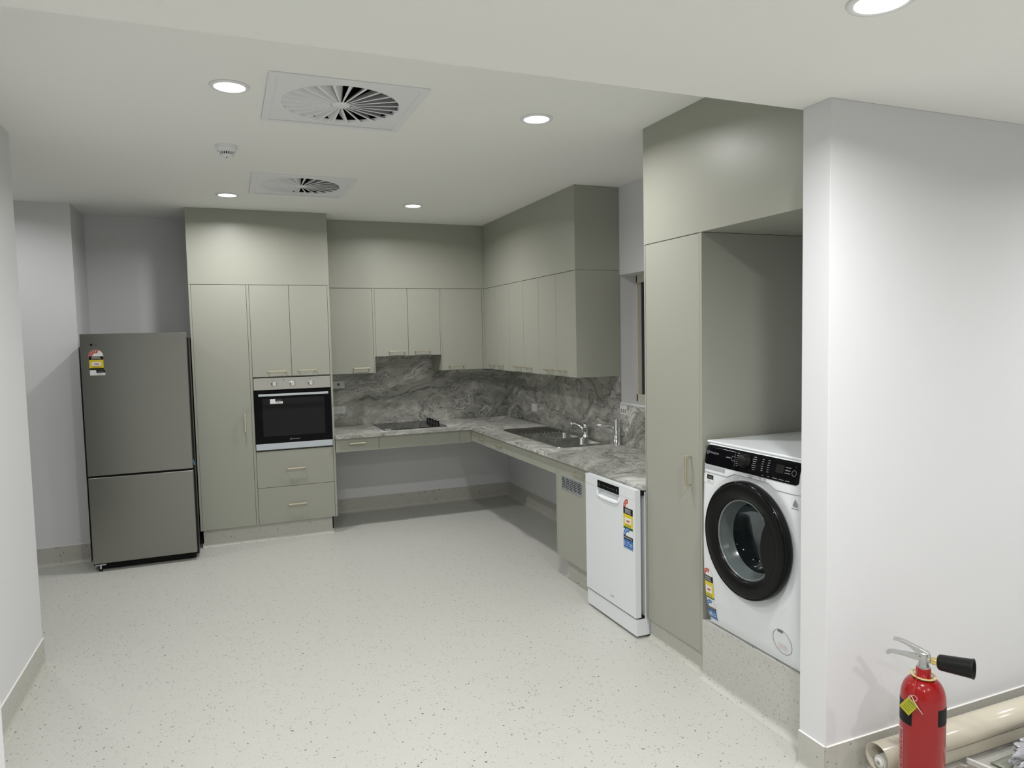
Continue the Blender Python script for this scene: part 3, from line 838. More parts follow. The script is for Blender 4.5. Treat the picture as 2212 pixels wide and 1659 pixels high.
# ------------------------------------------------------------------ sockets and switches
def plate(label, O, U, N, w, h, kind, cat):
    O = Vector(O); U = Vector(U); N = Vector(N); V = Vector((0, 0, 1))
    t = thing('wall_switch' if kind != 'socket' else 'power_socket', O, label, cat)
    MB().obox(O + N * 0.005, U, V, N, w / 2, h / 2, 0.005, 'white_plastic').build('cover_plate', t, bevel=0.002)
    if kind == 'round':
        MB().lathe([(0.012, 0.010), (0.0115, 0.013), (1e-5, 0.013)], O, N, 'grey_rubber', 20, ref=(0, 0, 1)).build('dial', t)
    elif kind == 'single':
        MB().obox(O + N * 0.0115, U, V, N, 0.008, 0.013, 0.002, 'white_plastic').build('rocker', t, bevel=0.001)
    else:
        for s in (-0.028, 0.028):
            b = MB()
            for dx, dz, rot in ((-0.007, 0.004, 0.5), (0.007, 0.004, -0.5), (0, -0.010, 0)):
                ca, sa = math.cos(rot), math.sin(rot)
                b.obox(O + U * (s + dx) + V * dz + N * 0.0102, U * ca + V * sa, V * ca - U * sa, N, 0.0013, 0.0045, 0.0004, 'black_matte')
            b.build('outlet', t)
        for s in (-0.040, 0.040):
            MB().obox(O + U * s + V * 0.022 + N * 0.0115, U, V, N, 0.006, 0.009, 0.002, 'white_plastic').build('rocker', t, bevel=0.001)
    return t
plate('white isolator switch plate on the marbled splashback, above the power socket', (0.140, -0.009, 1.229), (1, 0, 0), (0, -1, 0), 0.115, 0.070, 'round', 'switch')
plate('white double power socket on the marbled splashback, left of the cooktop', (0.136, -0.009, 0.990), (1, 0, 0), (0, -1, 0), 0.115, 0.072, 'socket', 'power socket')
plate('small white switch plate on the right splashback beyond the sink', (xW - 0.008, -0.715, 0.975), (0, -1, 0), (-1, 0, 0), 0.115, 0.074, 'single', 'switch')
b = MB(); O = Vector((xW - 0.0085, -2.262, 1.062)); U = Vector((0, -1, 0)); V = Vector((0, 0, 1)); N = Vector((-1, 0, 0))
b.obox(O + U * 0.045 + V * 0.035, U, V, N, 0.045, 0.035, 0.0004, 'label_white')
b.text('CAUTION', O + U * 0.03 + V * 0.060 + N * 0.001, U, V, 0.006, 'ink_grey', 0.045)
for k in range(3):
    b.obox(O + U * (0.018 + 0.027 * k) + V * 0.025 + N * 0.0007, U, V, N, 0.008, 0.014, 0.0002, 'print_grey')
tag(b.build('notice_sticker'), 'small white printed notice under the window corner on the splashback', 'sticker')

# ------------------------------------------------------------------ sink
t = thing('sink', (1.58, -1.63, zK), 'stainless steel sink with drainer and two bowls set into the worktop', 'sink')
def rr(x0, x1, y0, y1, r, n=6):
    pts = []
    for cx, cy, a0 in ((x1 - r, y1 - r, 0), (x0 + r, y1 - r, PI / 2), (x0 + r, y0 + r, PI), (x1 - r, y0 + r, 3 * PI / 2)):
        for k in range(n + 1):
            a = a0 + PI / 2 * k / n
            pts.append((cx + r * math.cos(a), cy + r * math.sin(a)))
    return pts
def deck(mb, outer, holes, z, mt):
    bm = bmesh.new()
    es = []
    for loop in [outer] + holes:
        vs = [bm.verts.new((x, y, z)) for x, y in loop]
        for i in range(len(vs)): es.append(bm.edges.new((vs[i], vs[(i + 1) % len(vs)])))
    bmesh.ops.triangle_fill(bm, use_beauty=True, edges=es)
    bm.verts.index_update()
    vs = [tuple(v.co) for v in bm.verts]; fs = [tuple(v.index for v in f.verts) for f in bm.faces]
    bm.free()
    mb.add(vs, fs, mt)
outer = rr(1.362, 1.805, -2.215, -1.06, 0.06)
bowlA = rr(1.415, 1.755, -2.165, -1.835, 0.05)       # main bowl, near end
bowlB = rr(1.500, 1.755, -1.795, -1.525, 0.045)      # small bowl
b = MB()
deck(b, outer, [bowlA, bowlB], zK + 0.004, 'sink_steel')
n = len(outer)
b.add([(x, y, zK + 0.004) for x, y in outer] + [(1.5835 + (x - 1.5835) * 1.012, -1.6375 + (y + 1.6375) * 1.005, zK + 0.0002) for x, y in outer], [(i, (i + 1) % n, n + (i + 1) % n, n + i) for i in range(n)], 'sink_steel', True)
b.build('deck', t)
for nm, loop, dep in (('main_bowl', bowlA, 0.17), ('small_bowl', bowlB, 0.12)):
    cx = sum(p[0] for p in loop) / len(loop); cy = sum(p[1] for p in loop) / len(loop)
    b = MB(); rings = []
    for dz, k in ((0.004, 1.0), (-0.004, 0.985), (-dep + 0.03, 0.95), (-dep + 0.008, 0.88), (-dep, 0.75), (-dep - 0.003, 0.15)):
        rings.append([(cx + (x - cx) * k, cy + (y - cy) * k, zK + dz) for x, y in loop])
    vs = sum(rings, []); n = len(loop); fs = []
    for j in range(len(rings) - 1):
        for i in range(n): fs.append((j * n + i, j * n + (i + 1) % n, (j + 1) * n + (i + 1) % n, (j + 1) * n + i))
    b.add(vs, fs, 'sink_steel', True)
    bo = b.build(nm, t)
    MB().lathe([(0.045, 0.001), (0.040, 0.003), (0.030, 0.0), (1e-5, -0.001)], (cx, cy, zK - dep + 0.001), (0, 0, 1), 'chrome', 24).build('waste', bo)
b = MB()
for k in range(11):
    x = 1.42 + k * 0.034
    b.tube([(x, -1.47, zK + 0.004), (x, -1.46, zK + 0.0065), (x, -1.12, zK + 0.0065), (x, -1.11, zK + 0.004)], 0.0045, 'sink_steel', 8)
b.build('drainer_ribs', t)

# mixer tap with long lever
t = thing('mixer_tap', (1.775, -1.83, zK + 0.004), 'chrome mixer tap with a long raised lever on the sink', 'tap')
z0 = zK + 0.004
b = MB().lathe([(0.026, 0), (0.026, 0.008), (0.021, 0.012), (0.020, 0.055), (0.022, 0.060), (0.022, 0.095), (0.017, 0.108), (1e-5, 0.110)], (1.775, -1.83, z0), (0, 0, 1), 'chrome', 24)
b.build('body', t)
MB().tube([(1.775, -1.83, z0 + 0.030), (1.762, -1.815, z0 + 0.062), (1.742, -1.79, z0 + 0.090), (1.720, -1.765, z0 + 0.102), (1.700, -1.742, z0 + 0.104)], [0.017, 0.017, 0.016, 0.014, 0.012], 'chrome', 14).build('spout', t)
MB().cyl((1.700, -1.742, z0 + 0.112), (1.700, -1.742, z0 + 0.082), 0.013, 'chrome').build('aerator', t)
b = MB().tube([(1.775, -1.83, z0 + 0.100), (1.77, -1.79, z0 + 0.104), (1.76, -1.60, z0 + 0.130), (1.753, -1.42, z0 + 0.150), (1.75, -1.345, z0 + 0.158), (1.75, -1.325, z0 + 0.160)], [0.014, 0.009, 0.0075, 0.008, 0.013, 0.015], 'chrome', 12)
b.obox((1.750, -1.338, z0 + 0.159), (0, 1, 0.12), (1, 0, 0), (0, -0.12, 1), 0.018, 0.016, 0.0105, 'chrome')
b.build('lever', t, bevel=0.003)
# second tap
t = thing('hot_water_tap', (1.792, -2.285, zK), 'chrome column tap with slanted top and side spout at the sink end', 'tap')
b = MB().lathe([(0.029, 0), (0.029, 0.004), (0.025, 0.006), (0.0245, 0.155)], (1.792, -2.285, zK), (0, 0, 1), 'chrome', 28)
vs = []; seg = 28
for i in range(seg):
    a = 2 * PI * i / seg
    x, y = 0.0245 * math.cos(a), 0.0245 * math.sin(a)
    vs.append((1.792 + x, -2.285 + y, zK + 0.155))
for i in range(seg):
    a = 2 * PI * i / seg
    x, y = 0.0245 * math.cos(a), 0.0245 * math.sin(a)
    vs.append((1.792 + x, -2.285 + y, zK + 0.182 - (y - x * 0.3) * 0.75))
b.add(vs, [(i, (i + 1) % seg, seg + (i + 1) % seg, seg + i) for i in range(seg)] + [tuple(range(seg, 2 * seg))], 'chrome')
b.build('body', t)
MB().tube([(1.785, -2.275, zK + 0.09), (1.780, -2.262, zK + 0.125), (1.765, -2.235, zK + 0.138), (1.745, -2.20, zK + 0.139), (1.715, -2.145, zK + 0.139), (1.708, -2.132, zK + 0.135), (1.706, -2.128, zK + 0.118)], [0.011, 0.010, 0.009, 0.009, 0.009, 0.010, 0.010], 'chrome', 14).build('spout', t)

# ------------------------------------------------------------------ dishwasher
DX, DY0, DY1 = 1.150, -3.0, -3.554
t = thing('dishwasher', (1.45, -3.28, 0.0), 'white freestanding dishwasher under the worktop with rating stickers', 'dishwasher')
MB().box(DX + 0.062, 1.80, -3.552, -3.008, 0.02, 0.800, 'white_enamel').build('body', t, bevel=0.003)
# door with a scooped grip
gx0, gx1, gz0, gz1 = -3.391, -3.149, 0.708, 0.756
b = MB()
b.box(DX, DX + 0.034, DY1, DY0, 0.160 - 0.045, gz0, 'white_enamel')
dr = b.box(DX, DX + 0.034, DY1, gx0, gz0, 0.813, 'white_enamel').box(DX, DX + 0.034, gx1, DY0, gz0, 0.813, 'white_enamel').box(DX, DX + 0.034, gx0, gx1, gz1, 0.813, 'white_enamel').box(DX + 0.028, DX + 0.034, gx0, gx1, gz0, gz1, 'white_enamel').build('door', t)
# (grip scoop floor, sloping)
b = MB().prism([(0, 0), (0.030, 0), (0.030, 0.022)], (DX, gx0, gz0), (1, 0, 0), (0, 0, 1), (0, gx1 - gx0, 0), 'white_enamel')
b.tube([(DX - 0.001, gx0 - 0.003, gz0 + 0.03), (DX - 0.002, gx0 + 0.004, gz0 + 0.002), (DX - 0.003, gx0 + 0.06, gz0 - 0.006), (DX - 0.003, gx1 - 0.06, gz0 - 0.006), (DX - 0.002, gx1 - 0.004, gz0 + 0.002), (DX - 0.001, gx1 + 0.003, gz0 + 0.03)], 0.004, 'white_enamel', 10)
b.build('grip', dr)
p = MB().box(DX - 0.0012, DX, gx0, gx1, gz1, 0.7995, 'black_gloss').build('control_panel', dr)
b = MB()
for k in range(9):
    y = gx1 - 0.022 - k * 0.0245
    b.obox((DX - 0.0016, y, 0.776), (0, 1, 0), (0, 0, 1), (1, 0, 0), 0.006 if k not in (0, 8) else 0.003, 0.0012 if k not in (0, 8) else 0.008, 0.0002, 'print_dim')
b.build('buttons', p)
MB().box(DX - 0.0004, DX, DY1, DY0, 0.7580, 0.7587, 'print_grey').build('seam', dr)
MB().box(DX + 0.036, DX + 0.06, DY1 + 0.004, DY0 - 0.004, 0.78, 0.803, 'black_matte').build('top_gap_shade', t)  # added black strip, paints the shade in the gap below the worktop
MB().box(DX + 0.03, DX + 0.12, DY1 + 0.01, DY0 - 0.01, 0.100, 0.116, 'black_matte').build('gasket', t)
MB().box(DX + 0.004, DX + 0.17, DY1, DY0, 0.014, 0.103, 'white_enamel').build('kick_panel', t, bevel=0.002)
for x in (DX + 0.10, 1.72):
    for y in (-3.50, -3.06): MB().cyl((x, y, 0), (x, y, 0.022), 0.016, 'black_plastic').build('foot', t)
nm = (-1, 0, 0); UU = (0, -1, 0); VV = (0, 0, 1)
rating(t, (DX, -3.4845, 0), UU, VV, nm, 0.096, (0.585, 0.597, 0.667, 0.703, 0.476, 0.527, 0.547), 3, '11.7')
logo_text(t, 'Haier', (DX, -3.306, 0.158), UU, VV, nm, 0.012, 'ink_grey')

# ------------------------------------------------------------------ washing machine
WYL, WYR, WZB, WZT = -4.075, -4.680, 0.287, 1.137
t = thing('washing_machine', (1.5, -4.38, 0.2817), 'white front loading washing machine with black round door on the plinth', 'washing machine')
DC = (-4.398, 0.765)
KN = [(0.0, 1.228), (0.04, 1.214), (0.13, 1.198), (0.25, 1.187), (0.40, 1.184), (0.55, 1.185), (0.67, 1.189), (0.76, 1.194), (0.80, 1.200), (0.835, 1.212), (0.85, 1.224)]
def wprof(z):
    h = z - WZB
    for (a, xa), (c2, xc) in zip(KN, KN[1:]):
        if h <= c2: return xa + (xc - xa) * (h - a) / (c2 - a)
    return KN[-1][1]
def wfront(y, z):
    x = wprof(z)
    d = min(WYL - y, y - WYR)
    if d < 0.03: x += (0.03 - d) ** 2 / 0.03 * 0.45
    rr_ = math.hypot(y - DC[0], z - DC[1])
    if rr_ < 0.285: x += 0.010 * min(1, (0.285 - rr_) / 0.04)      # shallow dish around the door
    return x
NY, NZ = 60, 85
vs = []; fs = []
for j in range(NZ + 1):
    z = WZB + (WZT - WZB) * j / NZ
    for i in range(NY + 1):
        y = WYL + (WYR - WYL) * i / NY
        vs.append((wfront(y, z), y, z))
for j in range(NZ):
    for i in range(NY):
        y = WYL + (WYR - WYL) * (i + 0.5) / NY; z = WZB + (WZT - WZB) * (j + 0.5) / NZ
        if math.hypot(y - DC[0], z - DC[1]) < 0.205: continue
        a = j * (NY + 1) + i
        fs.append((a, a + 1, a + NY + 2, a + NY + 1))
b = MB(); b.add(vs, fs, 'white_enamel', True)
b.build('front_panel', t)
b = MB()
# sides, back, bottom as a shell joined to the front outline
for y in (WYL, WYR):
    col_ = [(wfront(y, WZB + (WZT - WZB) * j / 20), WZB + (WZT - WZB) * j / 20) for j in range(21)]
    pts = col_ + [(1.80, WZT), (1.80, WZB)]
    b.poly(pts, (0, y, 0), (1, 0, 0), (0, 0, 1), 'white_enamel')
b.poly([(WYL, WZB), (WYR, WZB), (WYR, WZT), (WYL, WZT)], (1.80, 0, 0), (0, 1, 0), (0, 0, 1), 'white_enamel')
b.poly([(1.228, WYL), (1.80, WYL), (1.80, WYR), (1.228, WYR)], (0, 0, WZB), (1, 0, 0), (0, 1, 0), 'white_enamel')
b.build('body', t)
b = MB().box(1.218, 1.80, WYR, WYL, WZT - 0.001, WZT + 0.010, 'white_enamel')
b.build('lid', t, bevel=0.006, bseg=3)
for x in (1.27, 1.75):
    for y in (WYL - 0.04, WYR + 0.04): MB().cyl((x, y, 0.2817), (x, y, 0.29), 0.02, 'black_plastic').build('foot', t)
def wall_strip(name, y0, y1, z0, z1, off, mt, ny=24, nz=10, rc=0.0, parent=None):
    # a skin lying on the front panel
    vs = []; fs = []
    for j in range(nz + 1):
        z = z0 + (z1 - z0) * j / nz
        inset = 0.0
        dz = min(z - z0, z1 - z)
        if rc and dz < rc: inset = rc - math.sqrt(max(0, rc * rc - (rc - dz) ** 2))
        for i in range(ny + 1):
            y = (y0 - inset) + ((y1 + inset) - (y0 - inset)) * i / ny
            vs.append((wfront(y, z) - off, y, z))
    for j in range(nz):
        for i in range(ny):
            a = j * (ny + 1) + i; fs.append((a, a + 1, a + ny + 2, a + ny + 1))
    b = MB(); b.add(vs, fs, mt, True)
    return b.build(name, parent or t, fixn=False)
PZ0, PZ1 = 1.043, 1.130
# panel skin slopes: z shifts with the profile
pan = wall_strip('control_panel', WYL - 0.012, WYR + 0.014, PZ0, PZ1, 0.002, 'black_gloss', 40, 16, 0.012)
def on_panel(y, z, off=0.003): return Vector((wfront(y, z) - off, y, z))
def pframe(y, z):
    Vt = (on_panel(y, z + 0.01) - on_panel(y, z - 0.01)).normalized()
    U = Vector((0, -1, 0)); return U, Vt, Vt.cross(U) * -1
b = MB(); y = -4.293; U, Vt, N = pframe(y, 1.08)
b.obox(on_panel(y, 1.09, 0.0022), U, Vt, N, 0.0004, 0.033, 0.0006, 'print_dim'); b.build('drawer_seam', pan)
# dial
U, Vt, N = pframe(-4.355, 1.09)
ky = -4.362; kc = on_panel(ky, 1.092, 0.002)
Nn = Vector((-1, 0, 0.25)).normalized()
MB().lathe([(0.031, 0), (0.031, 0.006), (0.027, 0.010), (0.025, 0.026), (0.022, 0.030), (1e-5, 0.030)], kc, Nn, 'black_plastic', 32).build('program_dial', pan)
b = MB()
for y, wd in ((-4.310, 0.009), (-4.413, 0.013)):
    b = MB()
    for k in range(7):
        z = 1.066 + k * 0.0085
        U, Vt, N = pframe(y, z)
        b.obox(on_panel(y, z), U, Vt, N, wd * (0.6 + 0.4 * ((k * 7) % 3) / 2), 0.0011, 0.0003, 'print_grey')
    b.build('program_list', pan, fixn=False)
for y in (-4.462, -4.496):
    b = MB()
    for k in range(6):
        z = 1.070 + k * 0.009
        U, Vt, N = pframe(y, z); b.obox(on_panel(y, z), U, Vt, N, 0.0055, 0.0011, 0.0003, 'print_grey')
    b.build('option_list', pan, fixn=False)
b = MB()
for k, wd in ((0, 0.005), (1, 0.005), (2, 0.014), (3, 0.014), (4, 0.012)):
    y = -4.470 - k * 0.035; U, Vt, N = pframe(y, 1.052); b.obox(on_panel(y, 1.052), U, Vt, N, wd, 0.0011, 0.0003, 'print_grey')
b.build('button_names', pan, fixn=False); b = MB()
for k in range(3):
    z = 1.082 + k * 0.011; U, Vt, N = pframe(-4.605, z); b.obox(on_panel(-4.605, z), U, Vt, N, 0.014, 0.0012, 0.0003, 'print_grey')
b.build('timer_names', pan, fixn=False)
for y, z, r in ((-4.640, 1.088, 0.012), (-4.282, 1.092, 0.012)):
    b = MB()
    U, Vt, N = pframe(y, z)
    out = arc_pts(r, 0, 2 * PI, 20); inn = arc_pts(r * 0.88, 0, 2 * PI, 20)
    for i in range(20): b.poly([out[i], out[i + 1], inn[i + 1], inn[i]], on_panel(y, z), U, Vt, 'print_grey')
    b.build('round_button', pan, fixn=False)
b = MB(); U, Vt, N = pframe(-4.262, 1.092); b.obox(on_panel(-4.250, 1.092), U, Vt, N, 0.014, 0.0016, 0.0003, 'print_grey')
b.build('button_name', pan, fixn=False)
b = MB(); U, Vt, N = pframe(-4.562, 1.093)
b.obox(on_panel(-4.562, 1.093, 0.0026), U, Vt, N, 0.022, 0.017, 0.0006, 'black_matte'); b.build('display', pan)
U, Vt, N = pframe(-4.15, 1.095)
logo_text(pan, 'Westinghouse', on_panel(-4.152, 1.097), U, Vt, -N if N.x > 0 else N, 0.009, 'print_grey', 0.062, ring=True)
# detergent drawer grip and seam line under the panel
b = MB()
vs = []
for k in range(2): pass
b.obox((wfront(-4.17, 1.032) - 0.001, -4.165, 1.030), (0, -1, 0), (0, 0, 1), (-1, 0, 0), 0.068, 0.009, 0.0012, 'grip_shade')
b.build('detergent_drawer_grip', t, bevel=0.001)
seam = []
for i in range(61):
    y = WYL - 0.001 + (WYR - WYL + 0.002) * i / 60
    d = y - DC[0]
    base = 1.006
    w_ = max(0.0, min(1.0, (0.155 - abs(d)) / 0.06)); w_ = w_ * w_ * (3 - 2 * w_)
    z = base + 0.020 * w_
    seam.append(Vector((wfront(y, z) - 0.0008, y, z)))
MB().tube(seam, 0.0013, 'print_grey', 6).build('panel_seam', t)
# icons under the panel
b = MB()
for y, wd in ((-4.392, 0.016), (-4.455, 0.007), (-4.482, 0.007)):
    b = MB()
    for k in range(2): b.obox((wfront(y, 1.036) - 0.001, y, 1.0375 - 0.007 * k), (0, -1, 0), (0, 0, 1), (-1, 0, 0), wd * (1 - 0.3 * k), 0.0012, 0.0003, 'print_grey')
    b.build('icon', t)
# wool mark sticker at the right
b = MB(); O = Vector((wfront(-4.655, 0.965) - 0.0016, -4.655, 0.972))
b.poly([(-0.013, -0.008), (0, 0.018), (0.013, -0.008), (0.008, -0.013), (-0.008, -0.013)], O, (0, -1, 0), (0, 0, 1), 'ink_grey')
b.poly([(-0.018, -0.022), (0.018, -0.022), (0.018, -0.019), (-0.018, -0.019)], O, (0, -1, 0), (0, 0, 1), 'ink_grey')
b.build('wool_mark', t, fixn=False)
# filter cover
fc = (-4.575, 0.386)
b = MB()
out = arc_pts(0.052, 0, 2 * PI, 36)
b.tube([(wfront(fc[0] + x, fc[1] + z) - 0.0006, fc[0] + x, fc[1] + z) for x, z in out], 0.0011, 'ink_grey', 6)
b.obox((wfront(fc[0], fc[1] + 0.05) - 0.001, fc[0] + 0.004, fc[1] + 0.046), (0, -1, 0), (0, 0, 1), (-1, 0, 0), 0.014, 0.005, 0.001, 'grey_rubber')
for k in range(4):
    b.obox((wfront(fc[0], fc[1]) - 0.0012, fc[0], fc[1] - 0.012 - 0.006 * k), (0, -1, 0), (0, 0, 1), (-1, 0, 0), 0.026, 0.0008, 0.0003, 'label_pink')
b.build('filter_cover', t)
# door
cx0 = Vector((0, DC[0], DC[1]))
dr = MB().lathe([(0.215, 1.205), (0.244, 1.192), (0.250, 1.180), (0.2495, 1.160), (0.244, 1.149), (0.232, 1.145), (0.205, 1.146), (0.178, 1.150), (0.172, 1.158), (0.170, 1.175)], cx0, (1, 0, 0), 'ring_black', 72).build('door', t)
MB().lathe([(0.2455, 1.151), (0.2475, 1.1485), (0.2435, 1.147)], cx0, (1, 0, 0), 'black_gloss', 72).build('bezel', dr)
MB().lathe([(0.171, 1.160), (0.1665, 1.157), (0.163, 1.162), (0.165, 1.172)], cx0, (1, 0, 0), 'rim_grey', 64).build('glass_rim', dr)
MB().lathe([(0.168, 1.166), (0.161, 1.185), (0.150, 1.215), (0.146, 1.222)], cx0, (1, 0, 0), 'bowl_side', 64).build('bowl_wall', dr)
MB().lathe([(0.146, 1.222), (0.128, 1.252), (0.10, 1.266), (0.05, 1.272), (1e-5, 1.273)], cx0, (1, 0, 0), 'bowl_glass', 64).build('glass_bowl', dr)
# fixed cover over the right third of the glass, holding the grip
pts = []
for k in range(17):
    a = math.radians(-52 + 104 * k / 16); pts.append((0.200 * math.cos(a), 0.200 * math.sin(a)))
for k in range(9):
    a = math.radians(38 - 76 * k / 8); pts.append((0.205 - 0.095 * math.cos(a * 1.2), 0.165 * math.sin(a)))
MB().prism(pts, (1.1455, DC[0], DC[1]), (0, -1, 0), (0, 0, 1), (0.016, 0, 0), 'ring_black').build('grip_cover', dr, bevel=0.003)
MB().lathe([(0.215, 1.206), (0.195, 1.215), (0.180, 1.25), (0.168, 1.30), (0.172, 1.33), (0.235, 1.335)], cx0, (1, 0, 0), 'grey_rubber', 56).build('door_seal', t)
MB().lathe([(0.235, 1.335), (0.24, 1.34), (0.24, 1.66), (0.05, 1.68), (1e-5, 1.68)], cx0, (1, 0, 0), 'drum_steel', 48).build('drum', t)
def lay_on_front(o, base):
    ro = root_origin(o)
    bm = bmesh.new(); bm.from_mesh(o.data)
    for _ in range(4):
        es = [e for e in bm.edges if e.calc_length() > 0.009]
        if not es: break
        bmesh.ops.subdivide_edges(bm, edges=es, cuts=1, use_grid_fill=True)
    bmesh.ops.triangulate(bm, faces=bm.faces)
    for v in bm.verts:
        v.co.x += wfront(v.co.y + ro.y, v.co.z + ro.z) - 0.0008 - base
    bm.to_mesh(o.data); bm.free()
lay_on_front(rating(t, (1.182, -4.119, 0), UU, VV, nm, 0.068, (0.414, 0.421, 0.494, 0.523, 0.312, 0.359, 0.372), 4, '68'), 1.182)
lay_on_front(code_sticker(t, (1.182, -4.083, 0.958), UU, VV, nm, 0.074, 0.038), 1.182)

# ------------------------------------------------------------------ downlights
def downlight(loc, label, power, first=None):
    if first is None:
        t = thing('downlight', loc, label, 'downlight', 'recessed ceiling downlights')
        x, y, z = loc
        MB().lathe([(0.060, -0.004), (0.064, -0.0075), (0.076, -0.006), (0.0795, -0.0005), (0.078, 0.0)], loc, (0, 0, 1), 'lamp_trim', 48).build('trim_ring', t)
        MB().lathe([(0.0615, -0.005), (0.03, -0.0055), (1e-5, -0.0055)], loc, (0, 0, 1), 'lens', 40).build('diffuser', t)
    else:
        t = copy_tree(first, loc); t['label'] = label
    ld = bpy.data.lights.new('lamp_light', 'AREA')
    ld.shape = 'DISK'; ld.size = 0.115; ld.energy = power; ld.color = LAMP_COL; ld.spread = LAMP_SPREAD
    lo = bpy.data.objects.new('lamp_light', ld); COL.objects.link(lo)
    lo.parent = t; lo.location = (0, 0, -0.009)
    return t
def mk(loc, label, power):
    global DL
    if DL is None:
        DL = downlight(loc, label, power)
        return DL
    ch = [c for c in DL.children if c.type == 'LIGHT']
    for c_ in ch: c_.parent = None
    t = downlight(loc, label, power, DL)
    for c_ in ch: c_.parent = DL
    return t
DL = None
mk((-0.768, -3.555, zC), 'bright round downlight left of the larger, nearer air diffuser', LAMP_KITCHEN)
mk((0.619, -3.551, zC), 'bright round downlight near the right ceiling edge above the worktop side', LAMP_KITCHEN)
mk((-0.766, -1.240, zC), 'bright round downlight in front of the pantry, left of the farther air diffuser', LAMP_KITCHEN)
mk((0.604, -1.184, zC), 'bright round downlight above the cooktop side, the farthest right one', LAMP_KITCHEN)
mk((0.663, -5.47, zN), 'large bright downlight in the lower ceiling, cut by the top edge', LAMP_NEAR)
for (x, y, w_) in ((-0.9, -5.47, 'left of the doorway, level with the large one'), (2.9, -5.75, 'right side, over the vinyl rolls'), (0.663, -7.3, 'behind the viewpoint, right of centre'), (-0.9, -7.3, 'behind the viewpoint, on the left'), (2.9, -7.3, 'behind the viewpoint, on the far right')):
    o = mk((x, y, zN), 'round downlight in the lower ceiling ' + w_, LAMP_NEAR)

mk((-2.35, -1.3, zC), 'round downlight in the side passage left of the kitchen', 8.5)

# ------------------------------------------------------------------ air diffusers
def diffuser(loc, label):
    x, y, z = loc
    t = thing('air_diffuser', loc, label, 'air vent', 'swirl air diffusers in the ceiling')
    R = 0.325; q = 0.292
    b = MB()
    b.box(x - R, x + R, y - R, y - q, z - 0.008, z, 'vent_white').box(x - R, x + R, y + q, y + R, z - 0.008, z, 'vent_white')
    b.box(x - R, x - q, y - q, y + q, z - 0.008, z, 'vent_white').box(x + q, x + R, y - q, y + q, z - 0.008, z, 'vent_white')
    b.build('frame', t, bevel=0.002)
    b = MB(); circ = arc_pts(0.258, 0, 2 * PI, 48)[:-1]
    sq = [(-q, -q), (q, -q), (q, q), (-q, q)]
    deck(b, [(x + a, y + c2) for a, c2 in sq], [[(x + a, y + c2) for a, c2 in circ]], z - 0.004, 'vent_white')
    b.lathe([(0.258, -0.004), (0.256, 0.010)], (x, y, z), (0, 0, 1), 'vent_white', 48)
    b.build('face_plate', t)
    MB().lathe([(1e-5, -0.006), (0.038, -0.006), (0.042, -0.004), (0.042, 0.0)], (x, y, z), (0, 0, 1), 'vent_white', 32).build('hub', t)
    b = MB()
    e = 0.285
    b.box(x - e, x + e, y - e, y - e + 0.004, z + 0.0, z + 0.25, 'black_matte').box(x - e, x + e, y + e - 0.004, y + e, z, z + 0.25, 'black_matte')
    b.box(x - e, x - e + 0.004, y - e, y + e, z, z + 0.25, 'black_matte').box(x + e - 0.004, x + e, y - e, y + e, z, z + 0.25, 'black_matte')
    b.box(x - e, x + e, y - e, y + e, z + 0.245, z + 0.25, 'black_matte')
    b.build('duct_box', t)
    n = 24
    for k in range(n):
        a = 2 * PI * k / n
        ur = Vector((math.cos(a), math.sin(a), 0)); ut = Vector((-math.sin(a), math.cos(a), 0))
        # blade: widens outwards, tilted upwards on one side
        r0, r1 = 0.045, 0.257
        w0, w1 = 0.0055, 0.012
        tl0, tl1 = 0.010, 0.048
        def P(r, s, h): return Vector((x, y, z)) + ur * r + ut * s + Vector((0, 0, h))
        vs = [P(r0, -w0 / 2, -0.005), P(r0, w0 / 2, -0.005), P(r1, w1 / 2, -0.005), P(r1, -w1 / 2, -0.005),
              P(r0, w0 / 2 + tl0 * 0.7, 0.009), P(r1, w1 / 2 + tl1 * 0.75, 0.044)]
        b = MB(); b.add(vs, [(0, 1, 2, 3), (1, 4, 5, 2)], 'vent_white')
        o = b.build('blade', t, fixn=False)
        s = o.modifiers.new('solid', 'SOLIDIFY'); s.thickness = 0.0012
    return t
diffuser((-0.302, -3.462, zC), 'square white swirl air diffuser, the nearer one, beside the front left downlight')
diffuser((-0.302, -1.678, zC), 'square white swirl air diffuser, the farther one, close to the pantry bulkhead')

# ------------------------------------------------------------------ smoke detector
sx, sy = -0.777, -2.60
t = thing('smoke_detector', (sx, sy, zC), 'white smoke detector on the ceiling between the two left downlights', 'smoke detector')
MB().lathe([(0.054, 0), (0.054, -0.022), (0.050, -0.030), (0.034, -0.034), (0.034, -0.036)], (sx, sy, zC), (0, 0, 1), 'white_plastic', 40).build('base', t)
b = MB()
for k in range(18):
    a = 2 * PI * k / 18
    b.obox((sx + 0.032 * math.cos(a), sy + 0.032 * math.sin(a), zC - 0.042), (math.cos(a), math.sin(a), 0), (-math.sin(a), math.cos(a), 0), (0, 0, 1), 0.002, 0.0026, 0.008, 'white_plastic')
b.cyl((sx, sy, zC - 0.050), (sx, sy, zC - 0.034), 0.024, 'black_matte')
b.build('cage', t)
MB().lathe([(0.031, -0.048), (0.037, -0.050), (0.037, -0.055), (0.025, -0.061), (1e-5, -0.062)], (sx, sy, zC), (0, 0, 1), 'white_plastic', 36).build('cap', t)
MB().cyl((sx, sy - 0.01, zC - 0.066), (sx, sy - 0.01, zC - 0.060), 0.003, 'black_gloss').build('indicator_light', t)

